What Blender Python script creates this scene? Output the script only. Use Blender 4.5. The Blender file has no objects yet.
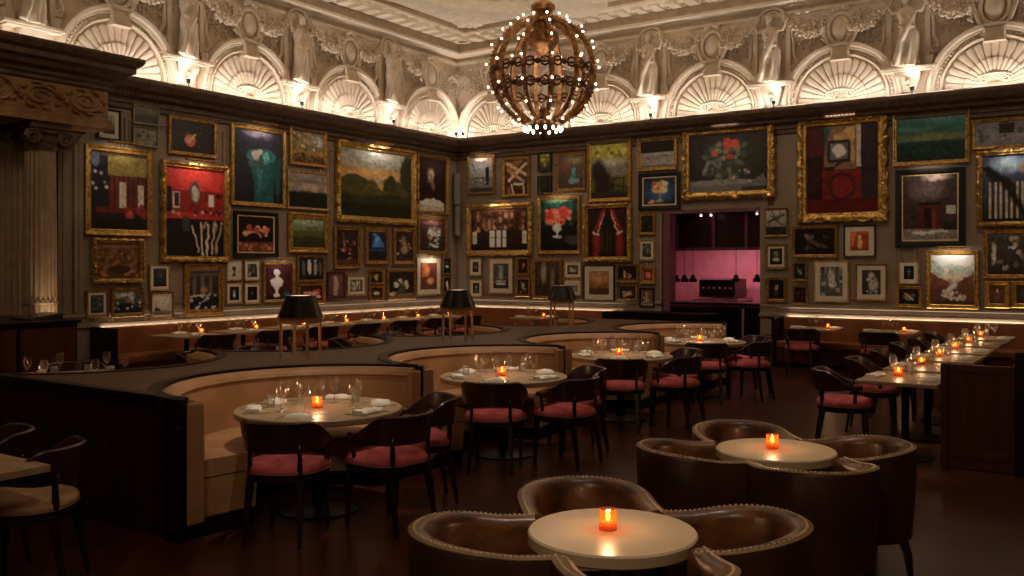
import bpy, math, random
import numpy as np
from math import sin, cos, pi, radians, sqrt, atan2
from mathutils import Vector, Matrix
random.seed(7)
sc = bpy.context.scene
col = sc.collection

# ------------------------------------------------------------------ surveyed camera (metres, room corner at the origin)
F = 917.0; HZ = 266.0; EYE = 1.8; TH = radians(34.0)
SN, CS = sin(TH), cos(TH); CX, CY = 12.91, -16.86
def onz(px, py, z):
    d = F*(EYE-z)/(py-HZ); l = (px-512)/F*d
    return (CX+l*CS-d*SN, CY+l*SN+d*CS, z)
def onL(px, py, off=0.0):
    r = (px-512)/F; d = (off-CX)/(r*CS-SN)
    return (off, CY+d*(r*SN+CS), EYE+(HZ-py)/F*d)
def onB(px, py, off=0.0):
    r = (px-512)/F; d = (-off-CY)/(r*SN+CS)
    return (CX+d*(r*CS-SN), -off, EYE+(HZ-py)/F*d)

# ------------------------------------------------------------------ colour and materials
def lin(h, a=True):
    r = []
    for i in (0, 2, 4):
        c = int(h[i:i+2], 16)/255
        r.append(c/12.92 if c <= .04045 else ((c+.055)/1.055)**2.4)
    return tuple(r)+((1.0,) if a else ())
MT = {}
def mat(name, hexc, rough=.5, metal=0.0, noise=None, bump=None, coat=0.0, spec=.5, hex2=None, stretch=None):
    m = bpy.data.materials.new(name); m.use_nodes = True
    nt = m.node_tree; b = nt.nodes['Principled BSDF']
    b.inputs['Base Color'].default_value = lin(hexc)
    b.inputs['Roughness'].default_value = rough; b.inputs['Metallic'].default_value = metal
    b.inputs['Coat Weight'].default_value = coat; b.inputs['Coat Roughness'].default_value = .15
    b.inputs['Specular IOR Level'].default_value = spec
    tc = nt.nodes.new('ShaderNodeTexCoord'); src = tc.outputs['Object']
    if stretch:
        mp = nt.nodes.new('ShaderNodeMapping'); mp.inputs['Scale'].default_value = stretch
        nt.links.new(src, mp.inputs['Vector']); src = mp.outputs['Vector']
    n = nt.nodes.new('ShaderNodeTexNoise'); n.inputs['Scale'].default_value = noise or 6.0
    n.inputs['Detail'].default_value = 5
    nt.links.new(src, n.inputs['Vector'])
    mx = nt.nodes.new('ShaderNodeMix'); mx.data_type = 'RGBA'
    c = lin(hexc); c2 = lin(hex2) if hex2 else tuple(v*.72 for v in c[:3])+(1,)
    mx.inputs['A'].default_value = c; mx.inputs['B'].default_value = c2
    rp = nt.nodes.new('ShaderNodeMapRange'); rp.inputs['From Min'].default_value = .38; rp.inputs['From Max'].default_value = .66
    nt.links.new(n.outputs['Fac'], rp.inputs['Value']); nt.links.new(rp.outputs['Result'], mx.inputs['Factor'])
    nt.links.new(mx.outputs['Result'], b.inputs['Base Color'])
    if bump:
        n2 = nt.nodes.new('ShaderNodeTexNoise'); n2.inputs['Scale'].default_value = bump[0]; n2.inputs['Detail'].default_value = 4
        nt.links.new(src, n2.inputs['Vector'])
        bp = nt.nodes.new('ShaderNodeBump'); bp.inputs['Strength'].default_value = bump[1]; bp.inputs['Distance'].default_value = bump[2] if len(bump) > 2 else .01
        nt.links.new(n2.outputs['Fac'], bp.inputs['Height']); nt.links.new(bp.outputs['Normal'], b.inputs['Normal'])
    MT[name] = m; return m
def emat(name, hexc, s):
    m = bpy.data.materials.new(name); m.use_nodes = True
    nt = m.node_tree; nt.nodes.clear(); o = nt.nodes.new('ShaderNodeOutputMaterial'); e = nt.nodes.new('ShaderNodeEmission')
    e.inputs['Color'].default_value = lin(hexc); e.inputs['Strength'].default_value = s
    nt.links.new(e.outputs[0], o.inputs['Surface']); MT[name] = m; return m

mat('plaster', 'ecdac4', .7, bump=(9, .2, .02), hex2='e0ccb2')
mat('ceiling_plaster', 'f0e2ce', .7, hex2='e4d4bc')
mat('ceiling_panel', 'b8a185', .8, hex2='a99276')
mat('wall_paint', '92816f', .6, noise=2, hex2='857462')
mat('dark_cornice', '66503c', .5, noise=9, hex2='4c3929')
mat('carved_wood', 'a07a4c', .5, noise=5, hex2='7c5a34')
mat('pilaster_paint', 'a98f72', .55, hex2='987e62')
mat('ebony', '150c09', .38, noise=3, hex2='0d0706', spec=.3)
mat('dark_panel', '5c3022', .4, noise=2, hex2='441f16', stretch=(6, 6, .5), spec=.35)
mat('partition_panel', '361c14', .45, noise=2, hex2='26130d', stretch=(6, 6, .5), spec=.3)
mat('chair_wood', '1b0e0a', .33, noise=6, hex2='2a130c', coat=.3)
mat('chair_wood_brown', '40201a', .35, noise=5, hex2='2a130c', coat=.25)
mat('ribbon_top', '665040', .36, noise=1.2, hex2='554133', stretch=(3, .6, 1), spec=.5)
mat('booth_leather', 'be8f64', .5, noise=3, hex2='a67a52', bump=(14, .12, .01))
mat('banquette_leather', '8e5529', .45, noise=2, hex2='6f3f1e', bump=(10, .1, .01))
mat('pink_velvet', 'dc6a6c', .85, noise=9, hex2='b84a50', bump=(40, .2, .004))
mat('cream_leather', 'd0a583', .5, noise=4, hex2='bb8f6e')
mat('lounge_leather', '7c4e2b', .34, noise=4.5, hex2='3e2414', bump=(9, .35, .02), coat=.1)
mat('lounge_shell', '4c2b1c', .42, noise=3, hex2='361d12', bump=(18, .15, .01))
mat('nail_brass', 'dcc396', .4, metal=.2)
mat('piping', '8a6844', .5)
mat('table_wood', 'b59a78', .38, noise=3, hex2='9f8464', stretch=(1, 5, 1))
mat('lounge_table', 'd6bf9c', .35, noise=2, hex2='c9b08c', coat=.1)
mat('iron', '1c1918', .4, metal=.6)
mat('linen', 'fbf6ec', .8, noise=8, hex2='dcd0bd', bump=(30, .3, .006))
mat('china', 'e6dccb', .25, hex2='ddd2c0')
mat('steel', 'b9aea0', .25, metal=.9)
mat('gilt', 'cba05c', .3, metal=.7, noise=25, hex2='86602e', bump=(30, .3, .006))
mat('gilt_bright', 'e2bc6c', .28, metal=.7, noise=18, hex2='a47c3a', bump=(25, .25, .004))
mat('gilt_pale', 'c9ac74', .35, metal=.5, noise=18, hex2='94794b')
mat('silver_leaf', '9b9680', .35, metal=.5, noise=20, hex2='6b664f')
mat('black_frame', '0e0b0a', .4, hex2='171210')
mat('red_frame', '5b2119', .4, noise=14, hex2='3a140f')
mat('mat_board', 'e0d6c4', .8, hex2='d6cbb8')
mat('bronze', 'be8a58', .32, metal=.6, noise=12, hex2='6a4426')
mat('bronze_dark', '6e4426', .4, metal=.6, noise=14, hex2='3c2414')
mat('lamp_black', '14130f', .25, hex2='1d1a14', coat=.4)
mat('lamp_wood', 'd39a66', .4, noise=6, hex2='c0875a', stretch=(1, 1, .2))
mat('speaker_grey', '7d7164', .6)
mat('kitchen_pink', 'd2a0a4', .4, hex2='c49498')
mat('kitchen_dark', '2a0d18', .35, hex2='1c0810')
mat('kitchen_frame', '7a4a58', .4, hex2='68404c')
mat('oven_black', '0c0709', .3)
mat('stainless', 'c7a3b0', .3, metal=.7)
emat('bulb_glow', 'ffe2b8', 9)
emat('flame_glow', 'ffc878', 30)
emat('led_glow', 'ffe0bd', 1.3)
emat('spot_glow', 'fff2dd', 14)
emat('shade_glow', 'ffd7a0', 3)
emat('fixture_glow', 'ffd0dc', 6)

def glassmat(name, tint, refl=.09):
    m = bpy.data.materials.new(name); m.use_nodes = True
    nt = m.node_tree; nt.nodes.clear(); o = nt.nodes.new('ShaderNodeOutputMaterial')
    t = nt.nodes.new('ShaderNodeBsdfTransparent'); t.inputs['Color'].default_value = lin(tint)
    g = nt.nodes.new('ShaderNodeBsdfGlossy'); g.inputs['Roughness'].default_value = .12
    d = nt.nodes.new('ShaderNodeBsdfTranslucent'); d.inputs['Color'].default_value = (1, .95, .88, 1)
    lw = nt.nodes.new('ShaderNodeLayerWeight'); lw.inputs['Blend'].default_value = .35
    mr = nt.nodes.new('ShaderNodeMapRange'); mr.inputs['To Min'].default_value = refl; mr.inputs['To Max'].default_value = .75
    nt.links.new(lw.outputs['Facing'], mr.inputs['Value'])
    mg = nt.nodes.new('ShaderNodeMixShader'); mg.inputs['Fac'].default_value = .22
    nt.links.new(g.outputs[0], mg.inputs[1]); nt.links.new(d.outputs[0], mg.inputs[2])
    mx = nt.nodes.new('ShaderNodeMixShader')
    nt.links.new(mr.outputs['Result'], mx.inputs['Fac']); nt.links.new(t.outputs[0], mx.inputs[1]); nt.links.new(mg.outputs[0], mx.inputs[2])
    nt.links.new(mx.outputs[0], o.inputs['Surface']); MT[name] = m
glassmat('clear_glass', 'fbf8f4', .07)
def candleglass():
    m = bpy.data.materials.new('amber_glass'); m.use_nodes = True
    nt = m.node_tree; nt.nodes.clear(); o = nt.nodes.new('ShaderNodeOutputMaterial')
    t = nt.nodes.new('ShaderNodeBsdfTransparent'); t.inputs['Color'].default_value = lin('ffd0a0')
    d = nt.nodes.new('ShaderNodeBsdfTranslucent'); d.inputs['Color'].default_value = lin('ff8a40')
    g = nt.nodes.new('ShaderNodeBsdfGlossy'); g.inputs['Roughness'].default_value = .15
    a = nt.nodes.new('ShaderNodeMixShader'); a.inputs['Fac'].default_value = .33
    b = nt.nodes.new('ShaderNodeMixShader'); b.inputs['Fac'].default_value = .1
    nt.links.new(t.outputs[0], a.inputs[1]); nt.links.new(d.outputs[0], a.inputs[2])
    nt.links.new(a.outputs[0], b.inputs[1]); nt.links.new(g.outputs[0], b.inputs[2]); nt.links.new(b.outputs[0], o.inputs['Surface'])
    MT['amber_glass'] = m
candleglass()

def picmat():
    m = bpy.data.materials.new('print_surface'); m.use_nodes = True
    nt = m.node_tree; b = nt.nodes['Principled BSDF']
    a = nt.nodes.new('ShaderNodeAttribute'); a.attribute_name = 'Col'
    nt.links.new(a.outputs['Color'], b.inputs['Base Color']); b.inputs['Roughness'].default_value = .32
    b.inputs['Specular IOR Level'].default_value = .35
    MT['print_surface'] = m
picmat()

def floormat():
    m = bpy.data.materials.new('floor_wood'); m.use_nodes = True
    nt = m.node_tree; b = nt.nodes['Principled BSDF']
    tc = nt.nodes.new('ShaderNodeTexCoord'); mp = nt.nodes.new('ShaderNodeMapping'); mp.inputs['Rotation'].default_value = (0, 0, radians(45))
    nt.links.new(tc.outputs['Object'], mp.inputs['Vector'])
    br = nt.nodes.new('ShaderNodeTexBrick'); br.inputs['Scale'].default_value = 1.0
    br.inputs['Brick Width'].default_value = .9; br.inputs['Row Height'].default_value = .14; br.inputs['Mortar Size'].default_value = .003
    br.inputs['Color1'].default_value = lin('5c2e1e'); br.inputs['Color2'].default_value = lin('452116'); br.inputs['Mortar'].default_value = lin('140907')
    nt.links.new(mp.outputs['Vector'], br.inputs['Vector'])
    n = nt.nodes.new('ShaderNodeTexNoise'); n.inputs['Scale'].default_value = 2.5; n.inputs['Detail'].default_value = 6
    mp2 = nt.nodes.new('ShaderNodeMapping'); mp2.inputs['Scale'].default_value = (1, 9, 1); mp2.inputs['Rotation'].default_value = (0, 0, radians(45))
    nt.links.new(tc.outputs['Object'], mp2.inputs['Vector']); nt.links.new(mp2.outputs['Vector'], n.inputs['Vector'])
    mx = nt.nodes.new('ShaderNodeMix'); mx.data_type = 'RGBA'; mx.blend_type = 'MULTIPLY'; mx.inputs['Factor'].default_value = .8
    cr = nt.nodes.new('ShaderNodeMapRange'); cr.inputs['From Min'].default_value = .3; cr.inputs['From Max'].default_value = .7; cr.inputs['To Min'].default_value = .5; cr.inputs['To Max'].default_value = 1.25
    nt.links.new(n.outputs['Fac'], cr.inputs['Value'])
    nt.links.new(br.outputs['Color'], mx.inputs['A']); nt.links.new(cr.outputs['Result'], mx.inputs['B'])
    nt.links.new(mx.outputs['Result'], b.inputs['Base Color'])
    b.inputs['Roughness'].default_value = .3
    bp = nt.nodes.new('ShaderNodeBump'); bp.inputs['Strength'].default_value = .15; bp.inputs['Distance'].default_value = .004
    nt.links.new(n.outputs['Fac'], bp.inputs['Height']); nt.links.new(bp.outputs['Normal'], b.inputs['Normal'])
    MT['floor_wood'] = m
floormat()

# ------------------------------------------------------------------ mesh building
class MB:
    def __init__(s): s.v = []; s.f = []; s.X = None
    def add(s, vs, fs):
        o = len(s.v)
        if s.X is None: s.v += [tuple(p) for p in vs]
        else: s.v += [tuple(s.X @ Vector(p)) for p in vs]
        s.f += [tuple(o+i for i in f) for f in fs]; return s
    def box(s, x0, x1, y0, y1, z0, z1):
        if x0 > x1: x0, x1 = x1, x0
        if y0 > y1: y0, y1 = y1, y0
        return s.add([(x0,y0,z0),(x1,y0,z0),(x1,y1,z0),(x0,y1,z0),(x0,y0,z1),(x1,y0,z1),(x1,y1,z1),(x0,y1,z1)],
                     [(0,3,2,1),(4,5,6,7),(0,1,5,4),(1,2,6,5),(2,3,7,6),(3,0,4,7)])
    def loft(s, rings, ringclosed=True, pathclosed=False, caps=True):
        n = len(rings[0]); R = len(rings); vs = [p for r in rings for p in r]; fs = []
        for i in range(R if pathclosed else R-1):
            a = i*n; b = ((i+1) % R)*n
            for j in range(n if ringclosed else n-1):
                k = (j+1) % n; fs.append((a+j, a+k, b+k, b+j))
        if caps and not pathclosed and ringclosed:
            fs.append(tuple(range(n-1, -1, -1))); fs.append(tuple((R-1)*n+j for j in range(n)))
        return s.add(vs, fs)
    def lathe(s, prof, n=16, c=(0, 0, 0), sx=1, sy=1, caps=True):
        return s.loft([[(c[0]+r*sx*cos(2*pi*k/n), c[1]+r*sy*sin(2*pi*k/n), c[2]+z) for k in range(n)] for r, z in prof], caps=caps)
    def tube(s, path, r, n=8, closed=False, flat=1.0):
        P = [Vector(p) for p in path]; m = len(P); rings = []; up = Vector((0, 0, 1)); prev = None
        for i in range(m):
            a = P[(i-1) % m] if (closed or i > 0) else P[0]; b = P[(i+1) % m] if (closed or i < m-1) else P[-1]
            t = (b-a).normalized()
            if prev is None:
                prev = up.cross(t)
                if prev.length < .05: prev = Vector((0, 1, 0)).cross(t)
            u = (prev-t*prev.dot(t)).normalized(); w = t.cross(u); prev = u
            rr = r[i] if isinstance(r, (list, tuple)) else r
            rings.append([tuple(P[i]+u*rr*cos(2*pi*k/n)+w*rr*flat*sin(2*pi*k/n)) for k in range(n)])
        return s.loft(rings, pathclosed=closed)
    def ball(s, c, r, n=8, sx=1, sy=1, sz=1):
        m = max(4, n//2+1)
        return s.loft([[(c[0]+r*sx*sin(pi*i/m)*cos(2*pi*k/n), c[1]+r*sy*sin(pi*i/m)*sin(2*pi*k/n), c[2]+r*sz*cos(pi*i/m)) for k in range(n)]
                       for i in [.08]+list(range(1, m))+[m-.08]])
    def build(s, name, m, parent=None, smooth=False, bev=0, loc=None, rz=0, auto=False):
        me = bpy.data.meshes.new(name); me.from_pydata(s.v, [], s.f); me.validate(); 
        me.materials.append(MT[m] if isinstance(m, str) else m)
        if smooth: me.shade_smooth()
        o = bpy.data.objects.new(name, me); col.objects.link(o)
        if parent is not None: o.parent = parent
        if loc: o.location = loc
        o.rotation_euler.z = rz
        if bev:
            b = o.modifiers.new('bevel', 'BEVEL'); b.width = bev; b.segments = 2; b.limit_method = 'ANGLE'; b.angle_limit = radians(40)
        if smooth and auto:
            e = o.modifiers.new('edges', 'EDGE_SPLIT'); e.split_angle = radians(auto)
        return o
def fixn(o):
    import bmesh
    bm = bmesh.new(); bm.from_mesh(o.data); bmesh.ops.recalc_face_normals(bm, faces=bm.faces); bm.to_mesh(o.data); bm.free()
def bake(o):
    dg = bpy.context.evaluated_depsgraph_get(); me = bpy.data.meshes.new_from_object(o.evaluated_get(dg)); o.modifiers.clear(); o.data = me
def tag(o, label, cat, group=None):
    o['label'] = label; o['category'] = cat
    if group: o['group'] = group
    return o
def thing(name, label, cat, loc=(0, 0, 0), rz=0, group=None):
    o = bpy.data.objects.new(name, None); col.objects.link(o); o.location = loc; o.rotation_euler.z = rz
    o.empty_display_size = .1
    return tag(o, label, cat, group)
def struct(o): o['kind'] = 'structure'; return o
def ctree(o, parent=None):
    c = o.copy(); col.objects.link(c); c.parent = parent
    for ch in list(o.children): ctree(ch, c)
    return c
def dup(o, loc, rz=0, label=None, group=None, s=None):
    c = ctree(o); c.location = loc; c.rotation_euler.z = rz
    if label: c['label'] = label
    if group: c['group'] = group
    if s: c.scale = s
    return c
def light(kind, name, loc, power, color, **k):
    l = bpy.data.lights.new(name, kind); l.energy = power; l.color = color
    o = bpy.data.objects.new(name, l); col.objects.link(o); o.location = loc
    d = k.pop('d', None); along = k.pop('along', None)
    if d:
        z = -Vector(d).normalized()
        if along: x = Vector(along).normalized(); x = (x-z*x.dot(z)).normalized()
        else: x = Vector((1, 0, 0)) if abs(z.x) < .9 else Vector((0, 1, 0)); x = (x-z*x.dot(z)).normalized()
        y = z.cross(x); o.rotation_euler = Matrix((x, y, z)).transposed().to_euler()
    for a, v in k.items(): setattr(l, a, v)
    return o
FRZ = (1, .89, .79); TBL = (1, .85, .69); WARM = (1, .76, .52); WARM2 = (1, .84, .68)
# ------------------------------------------------------------------ the room
RX, RY = 16.5, -20.0
struct(MB().box(-.3, RX+.3, RY-.3, 3.2, -.1, 0).build('floor', 'floor_wood'))
OX0, OX1, OZ = onB(663, 250)[0], onB(760, 250)[0], onB(711, 210)[2]
w = MB(); w.box(0-.25, OX0, 0, .25, 0, 7.3); w.box(OX1, RX+.25, 0, .25, 0, 7.3); w.box(OX0, OX1, 0, .25, OZ, 7.3)
struct(w.build('wall_back', 'wall_paint'))
struct(MB().box(-.25, 0, RY, 0, 0, 7.3).build('wall_left', 'wall_paint'))
struct(MB().box(RX, RX+.25, RY, 0, 0, 7.3).build('wall_right', 'wall_paint'))
struct(MB().box(-.25, RX+.25, RY-.25, RY, 0, 7.3).build('wall_front', 'wall_paint'))
struct(MB().box(-.25, RX+.25, RY-.25, .25, 7.22, 7.4).build('ceiling', 'ceiling_panel'))

TR = [0]
def trimname():
    TR[0] += 1; return 'trim_%d' % TR[0]
def lring(mb, prof, x1=RX, y1=RY):        # a moulding that runs along the back wall, round the corner and down the left wall
    A = [(x1, -d, z) for d, z in prof]; B = [(d, -d, z) for d, z in prof]; C = [(d, y1, z) for d, z in prof]
    mb.loft([A, B, C], ringclosed=False, caps=False); return mb
# plaster frieze field above the wood cornice (slightly proud of the wall) and the ceiling mouldings
ZC = 4.69
struct(lring(MB(), [(.01, ZC-.05), (.01, 6.43)]).build(trimname(), 'plaster'))
struct(lring(MB(), [(.01, 6.40), (.06, 6.43), (.06, 6.47), (.02, 6.50), (.03, 6.57), (.24, 6.58), (.30, 6.60), (.30, 6.64), (.25, 6.66), (.25, 6.85),
                    (.33, 6.85), (.33, 6.83), (.37, 6.83), (.37, 6.85), (.90, 6.85), (.90, 6.82), (.96, 6.82), (.96, 6.96), (1.02, 6.96), (1.02, 6.94), (1.62, 6.94), (1.65, 6.98), (1.65, 7.05), (2.3, 7.05), (2.3, 7.0), (2.4, 7.0), (2.4, 7.2)]).build(trimname(), 'ceiling_plaster'))
for pr in ([(.252, 6.665), (.252, 6.845)], [(.964, 6.86), (.964, 6.955)], [(.045, 6.44), (.024, 6.5), (.034, 6.565)]): struct(lring(MB(), [(d+.002, z-.001) for d, z in pr]).build(trimname(), 'ceiling_panel'))  # darker fascia strips: relief shading put into the colour where the lighting is flat
# modillions and beads under the soffit
m = MB()
for i in range(44):
    x = .55+i*.36; m.box(x, x+.19, -.82, -.45, 6.76, 6.852)
for i in range(54):
    y = -.55-i*.36; m.box(.45, .82, y-.19, y, 6.76, 6.852)
for i in range(150):
    x = .4+i*.105; m.box(x, x+.06, -.41, -.36, 6.80, 6.845)
for i in range(180):
    y = -.4-i*.105; m.box(.36, .41, y-.06, y, 6.80, 6.845)
struct(m.build(trimname(), 'ceiling_plaster'))
# leafy band of the inner ceiling moulding
def leafband(mb, a, b, d0, d1, z, amp, wall, nd=9, step=.06):
    n = int((b-a)/step); rg = []
    for i in range(n+1):
        t = a+i*step; r = []
        for j in range(nd):
            d = d0+(d1-d0)*j/(nd-1)
            e = abs(sin(t*7.0)*sin(j*1.6+t*1.7))+.5*random.random()
            r.append((t, -d, z-amp*e*sin(pi*j/(nd-1))) if wall == 'B' else (d, -t, z-amp*e*sin(pi*j/(nd-1))))
        rg.append(r)
    mb.loft(rg, ringclosed=False, caps=False)
m = MB(); leafband(m, 1.05, 14, 1.06, 1.58, 6.935, .06, 'B'); leafband(m, 1.05, 17, 1.06, 1.58, 6.935, .06, 'L')
leafband(m, 2.0, 12, 1.72, 2.25, 7.045, .035, 'B'); leafband(m, 2.0, 15, 1.72, 2.25, 7.045, .035, 'L')
struct(m.build(trimname(), 'ceiling_plaster'))
# cross ribs of the ceiling
m = MB()
for x in (6.6, 9.9, 13.2): m.box(x-.22, x+.22, -9.5, -.26, 6.80, 7.1); m.box(x-.3, x+.3, -9.5, -.26, 6.86, 6.92)
for y in (-4.6, -8.2, -11.8): m.box(.26, 2.6, y-.22, y+.22, 6.80, 7.1); m.box(.26, 2.6, y-.3, y+.3, 6.86, 6.92)
struct(m.build(trimname(), 'ceiling_plaster'))
# round moulding of the ceiling dome over the chandelier
CHX, CHY = 5.05, -4.31
m = MB(); n = 72
for prof in ([(3.65, 6.80), (3.70, 6.78), (3.78, 6.80), (3.80, 6.90), (3.86, 6.92), (3.86, 7.2)], [(3.65, 6.80), (3.45, 6.82), (3.40, 6.86), (3.40, 7.2)]):
    m.loft([[(CHX+r*cos(2*pi*k/n), CHY+r*sin(2*pi*k/n), z) for r, z in prof] for k in range(n)], ringclosed=False, pathclosed=True)
for k in range(140): a = 2*pi*k/140; m.ball((CHX+3.92*cos(a), CHY+3.92*sin(a), 6.93), .03, 6)
o = m.build(trimname(), 'ceiling_plaster'); struct(o)

# dark wood cornice below the plaster frieze
struct(lring(MB(), [(.0, 4.22), (.03, 4.25), (.03, 4.31), (.06, 4.33), (.06, 4.40), (.16, 4.43), (.18, 4.49), (.28, 4.53), (.33, 4.60), (.35, 4.62), (.35, 4.665), (.33, 4.69), (.01, 4.69)]).build(trimname(), 'dark_cornice'))
m = MB()   # carved teeth of the wood cornice
for i in range(240): x = .3+i*.066; m.box(x, x+.035, -.185, -.1, 4.445, 4.485)
for i in range(140): y = -.3-i*.066; m.box(.1, .185, y-.035, y, 4.445, 4.485)
struct(m.build(trimname(), 'dark_cornice'))
# dado band above the banquettes
struct(lring(MB(), [(0, .86), (.035, .88), (.035, .93), (.02, .94), (.02, 1.02), (.045, 1.04), (.045, 1.07), (.02, 1.09), (0, 1.10)], x1=OX0-.02).build(trimname(), 'wall_paint'))
m = MB(); m.loft([[(x, -d, z) for d, z in [(0, .86), (.035, .88), (.035, .93), (.02, .94), (.02, 1.02), (.045, 1.04), (.045, 1.07), (.02, 1.09), (0, 1.10)]] for x in (OX1+.02, RX)], ringclosed=False, caps=False)
struct(m.build(trimname(), 'wall_paint'))
m = MB()
for i in range(int((OX0-.2)/.05)): m.box(.1+i*.05, .125+i*.05, -.028, 0, .95, 1.01)
for i in range(int((RX-OX1-.3)/.05)): m.box(OX1+.1+i*.05, OX1+.125+i*.05, -.028, 0, .95, 1.01)
for i in range(190): m.box(0, .028, -.1-i*.05, -.125-i*.05, .95, 1.01)
struct(m.build(trimname(), 'wall_paint'))
# wall panels framed by mouldings
def panel(mb, a, b, z0, z1, wall, w=.05, t=.022):
    for (p, q, r, s) in ((a, b, z0, z0+w), (a, b, z1-w, z1), (a, a+w, z0+w, z1-w), (b-w, b, z0+w, z1-w)):
        if wall == 'B': mb.box(p, q, -t, 0, r, s); 
        else: mb.box(0, t, -q, -p, r, s)
    w2 = w*.45
    for (p, q, r, s) in ((a+w*1.5, b-w*1.5, z0+w*1.5, z0+w*1.5+w2), (a+w*1.5, b-w*1.5, z1-w*1.5-w2, z1-w*1.5), (a+w*1.5, a+w*1.5+w2, z0+w*2, z1-w*2), (b-w*1.5-w2, b-w*1.5, z0+w*2, z1-w*2)):
        if wall == 'B': mb.box(p, q, -t*.6, 0, r, s)
        else: mb.box(0, t*.6, -q, -p, r, s)
m = MB()
panel(m, .25, 2.35, 1.2, 4.1, 'B'); panel(m, 2.5, 4.85, 1.2, 4.1, 'B')
panel(m, 5.35, 7.35, 3.05, 4.1, 'B')
xs = onB(783, 200)[0]; panel(m, xs+.2, xs+2.05, 1.2, 4.1, 'B'); panel(m, xs+2.25, xs+4.2, 1.2, 4.1, 'B'); panel(m, xs+4.4, xs+6.5, 1.2, 4.1, 'B')
for a, b in ((.25, 1.55), (1.7, 4.15), (4.3, 6.6), (6.75, 8.45)): panel(m, a, b, 1.2, 4.1, 'L')
struct(m.build(trimname(), 'wall_paint'))
m = MB()  # beaded pilaster strips either side of the kitchen opening and beyond
for xa in (onB(659, 250)[0]-.16, OX1+.02, onB(797, 200)[0]-.1, onB(889, 200)[0]+.06):
    m.box(xa, xa+.14, -.012, 0, 1.1, 4.2)
    for i in range(60): m.ball((xa+.07, -.012, 1.15+i*.05), .013, 6)
for ya in (onL(82, 200)[1], onL(66, 200)[1]):
    m.box(0, .04, ya-.14, ya, 1.1, 4.2)
    for i in range(60): m.ball((.042, ya-.07, 1.15+i*.05), .016, 6)
struct(m.build(trimname(), 'wall_paint'))
# panelled pilaster base right of the opening
xa, xb = OX1+.03, onB(782, 330)[0]
m = MB(); m.box(xa, xb, -.08, 0, .0, .16); m.box(xa, xb, -.05, 0, .16, .86); m.box(xa-.02, xb+.02, -.1, 0, .86, .92); m.box(xa+.06, xb-.06, -.075, 0, .52, .80); m.box(xa+.06, xb-.06, -.075, 0, .24, .44); m.box(xa+.11, xb-.11, -.062, 0, .56, .76)
m.box(xa, xb, -.07, 0, .47, .5)
struct(m.build(trimname(), 'wall_paint', bev=.008))
struct(MB().box(OX0-.02, OX0+.15, .0, .27, 0, OZ).box(OX0, OX1, -.02, .3, OZ-.05, OZ+.02).build(trimname(), 'kitchen_frame'))

# ------------------------------------------------------------------ plaster frieze: shells, figures, cartouches, garlands
def loc_on(wall, u, n, z):  # frame of a piece on a wall
    return ((u, -n, z), 0) if wall == 'B' else ((n, -u, z), pi/2)
# local axes of a piece: x along the wall, -y out of the wall, z up
def make_shell():
    t = thing('shell_lunette', 'x', 'shell niche', group='shell niches of the plaster frieze')
    m = MB(); R = .99; pr = [(1.0, 0), (1.0, .10), (.97, .15), (.92, .14), (.90, .09), (.87, .09), (.85, .05), (.80, .06), (.78, .10), (.755, .08), (.75, 0)]
    N = 48
    m.loft([[(R*r*cos(pi*k/N), -n, R*r*sin(pi*k/N)) for r, n in pr] for k in range(N+1)])
    fixn(m.build('arch_moulding', 'plaster', t, smooth=True, auto=35))
    m = MB()
    for k in range(46): a = pi*(k+.5)/46; m.ball((R*.83*cos(a), -.065, R*.83*sin(a)), .022, 6)
    m.build('bead_ring', 'plaster', t)
    m = MB(); L = 17; S = 10; rings = []
    rr = [.10, .16, .25, .36, .44, .45, .55, .64, .69, .715, .73]
    for i in range(L*S+1):
        a = pi*i/(L*S); q = abs(sin(pi*i/S)); gap = .008+(.05*q**.28)
        ring = [(R*.10*cos(a), 0, R*.10*sin(a))]
        for j, r in enumerate(rr):
            edge = 1-.05*(1-q**.6) if j > 7 else 1
            k = gap*(.4+.5*r)+(.02 if j < 5 else 0)-(.05*(r-.1))+.05
            if j == len(rr)-1: k = 0
            ring.append((R*r*edge*cos(a), -k, R*r*edge*sin(a)))
        rings.append(ring)
    m.loft(rings, ringclosed=False, caps=False); m.build('shell', 'plaster', t, smooth=True, auto=50)
    m = MB()
    for sg in (-1, 1):
        P = [(sg*(.17+.075*(1-i/22)*cos(i*.55)), -.1-.002*i, .10+.075*(1-i/22)*sin(i*.55)) for i in range(20)]
        m.tube(P, [.022*(1-i/30) for i in range(20)], 6)
    m.tube([(-.17, -.1, .17), (0, -.12, .19), (.17, -.1, .17)], .02, 6); m.box(-.3, .3, -.09, 0, -.05, .05)
    m.build('scroll', 'plaster', t, smooth=True)
    return t
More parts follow.
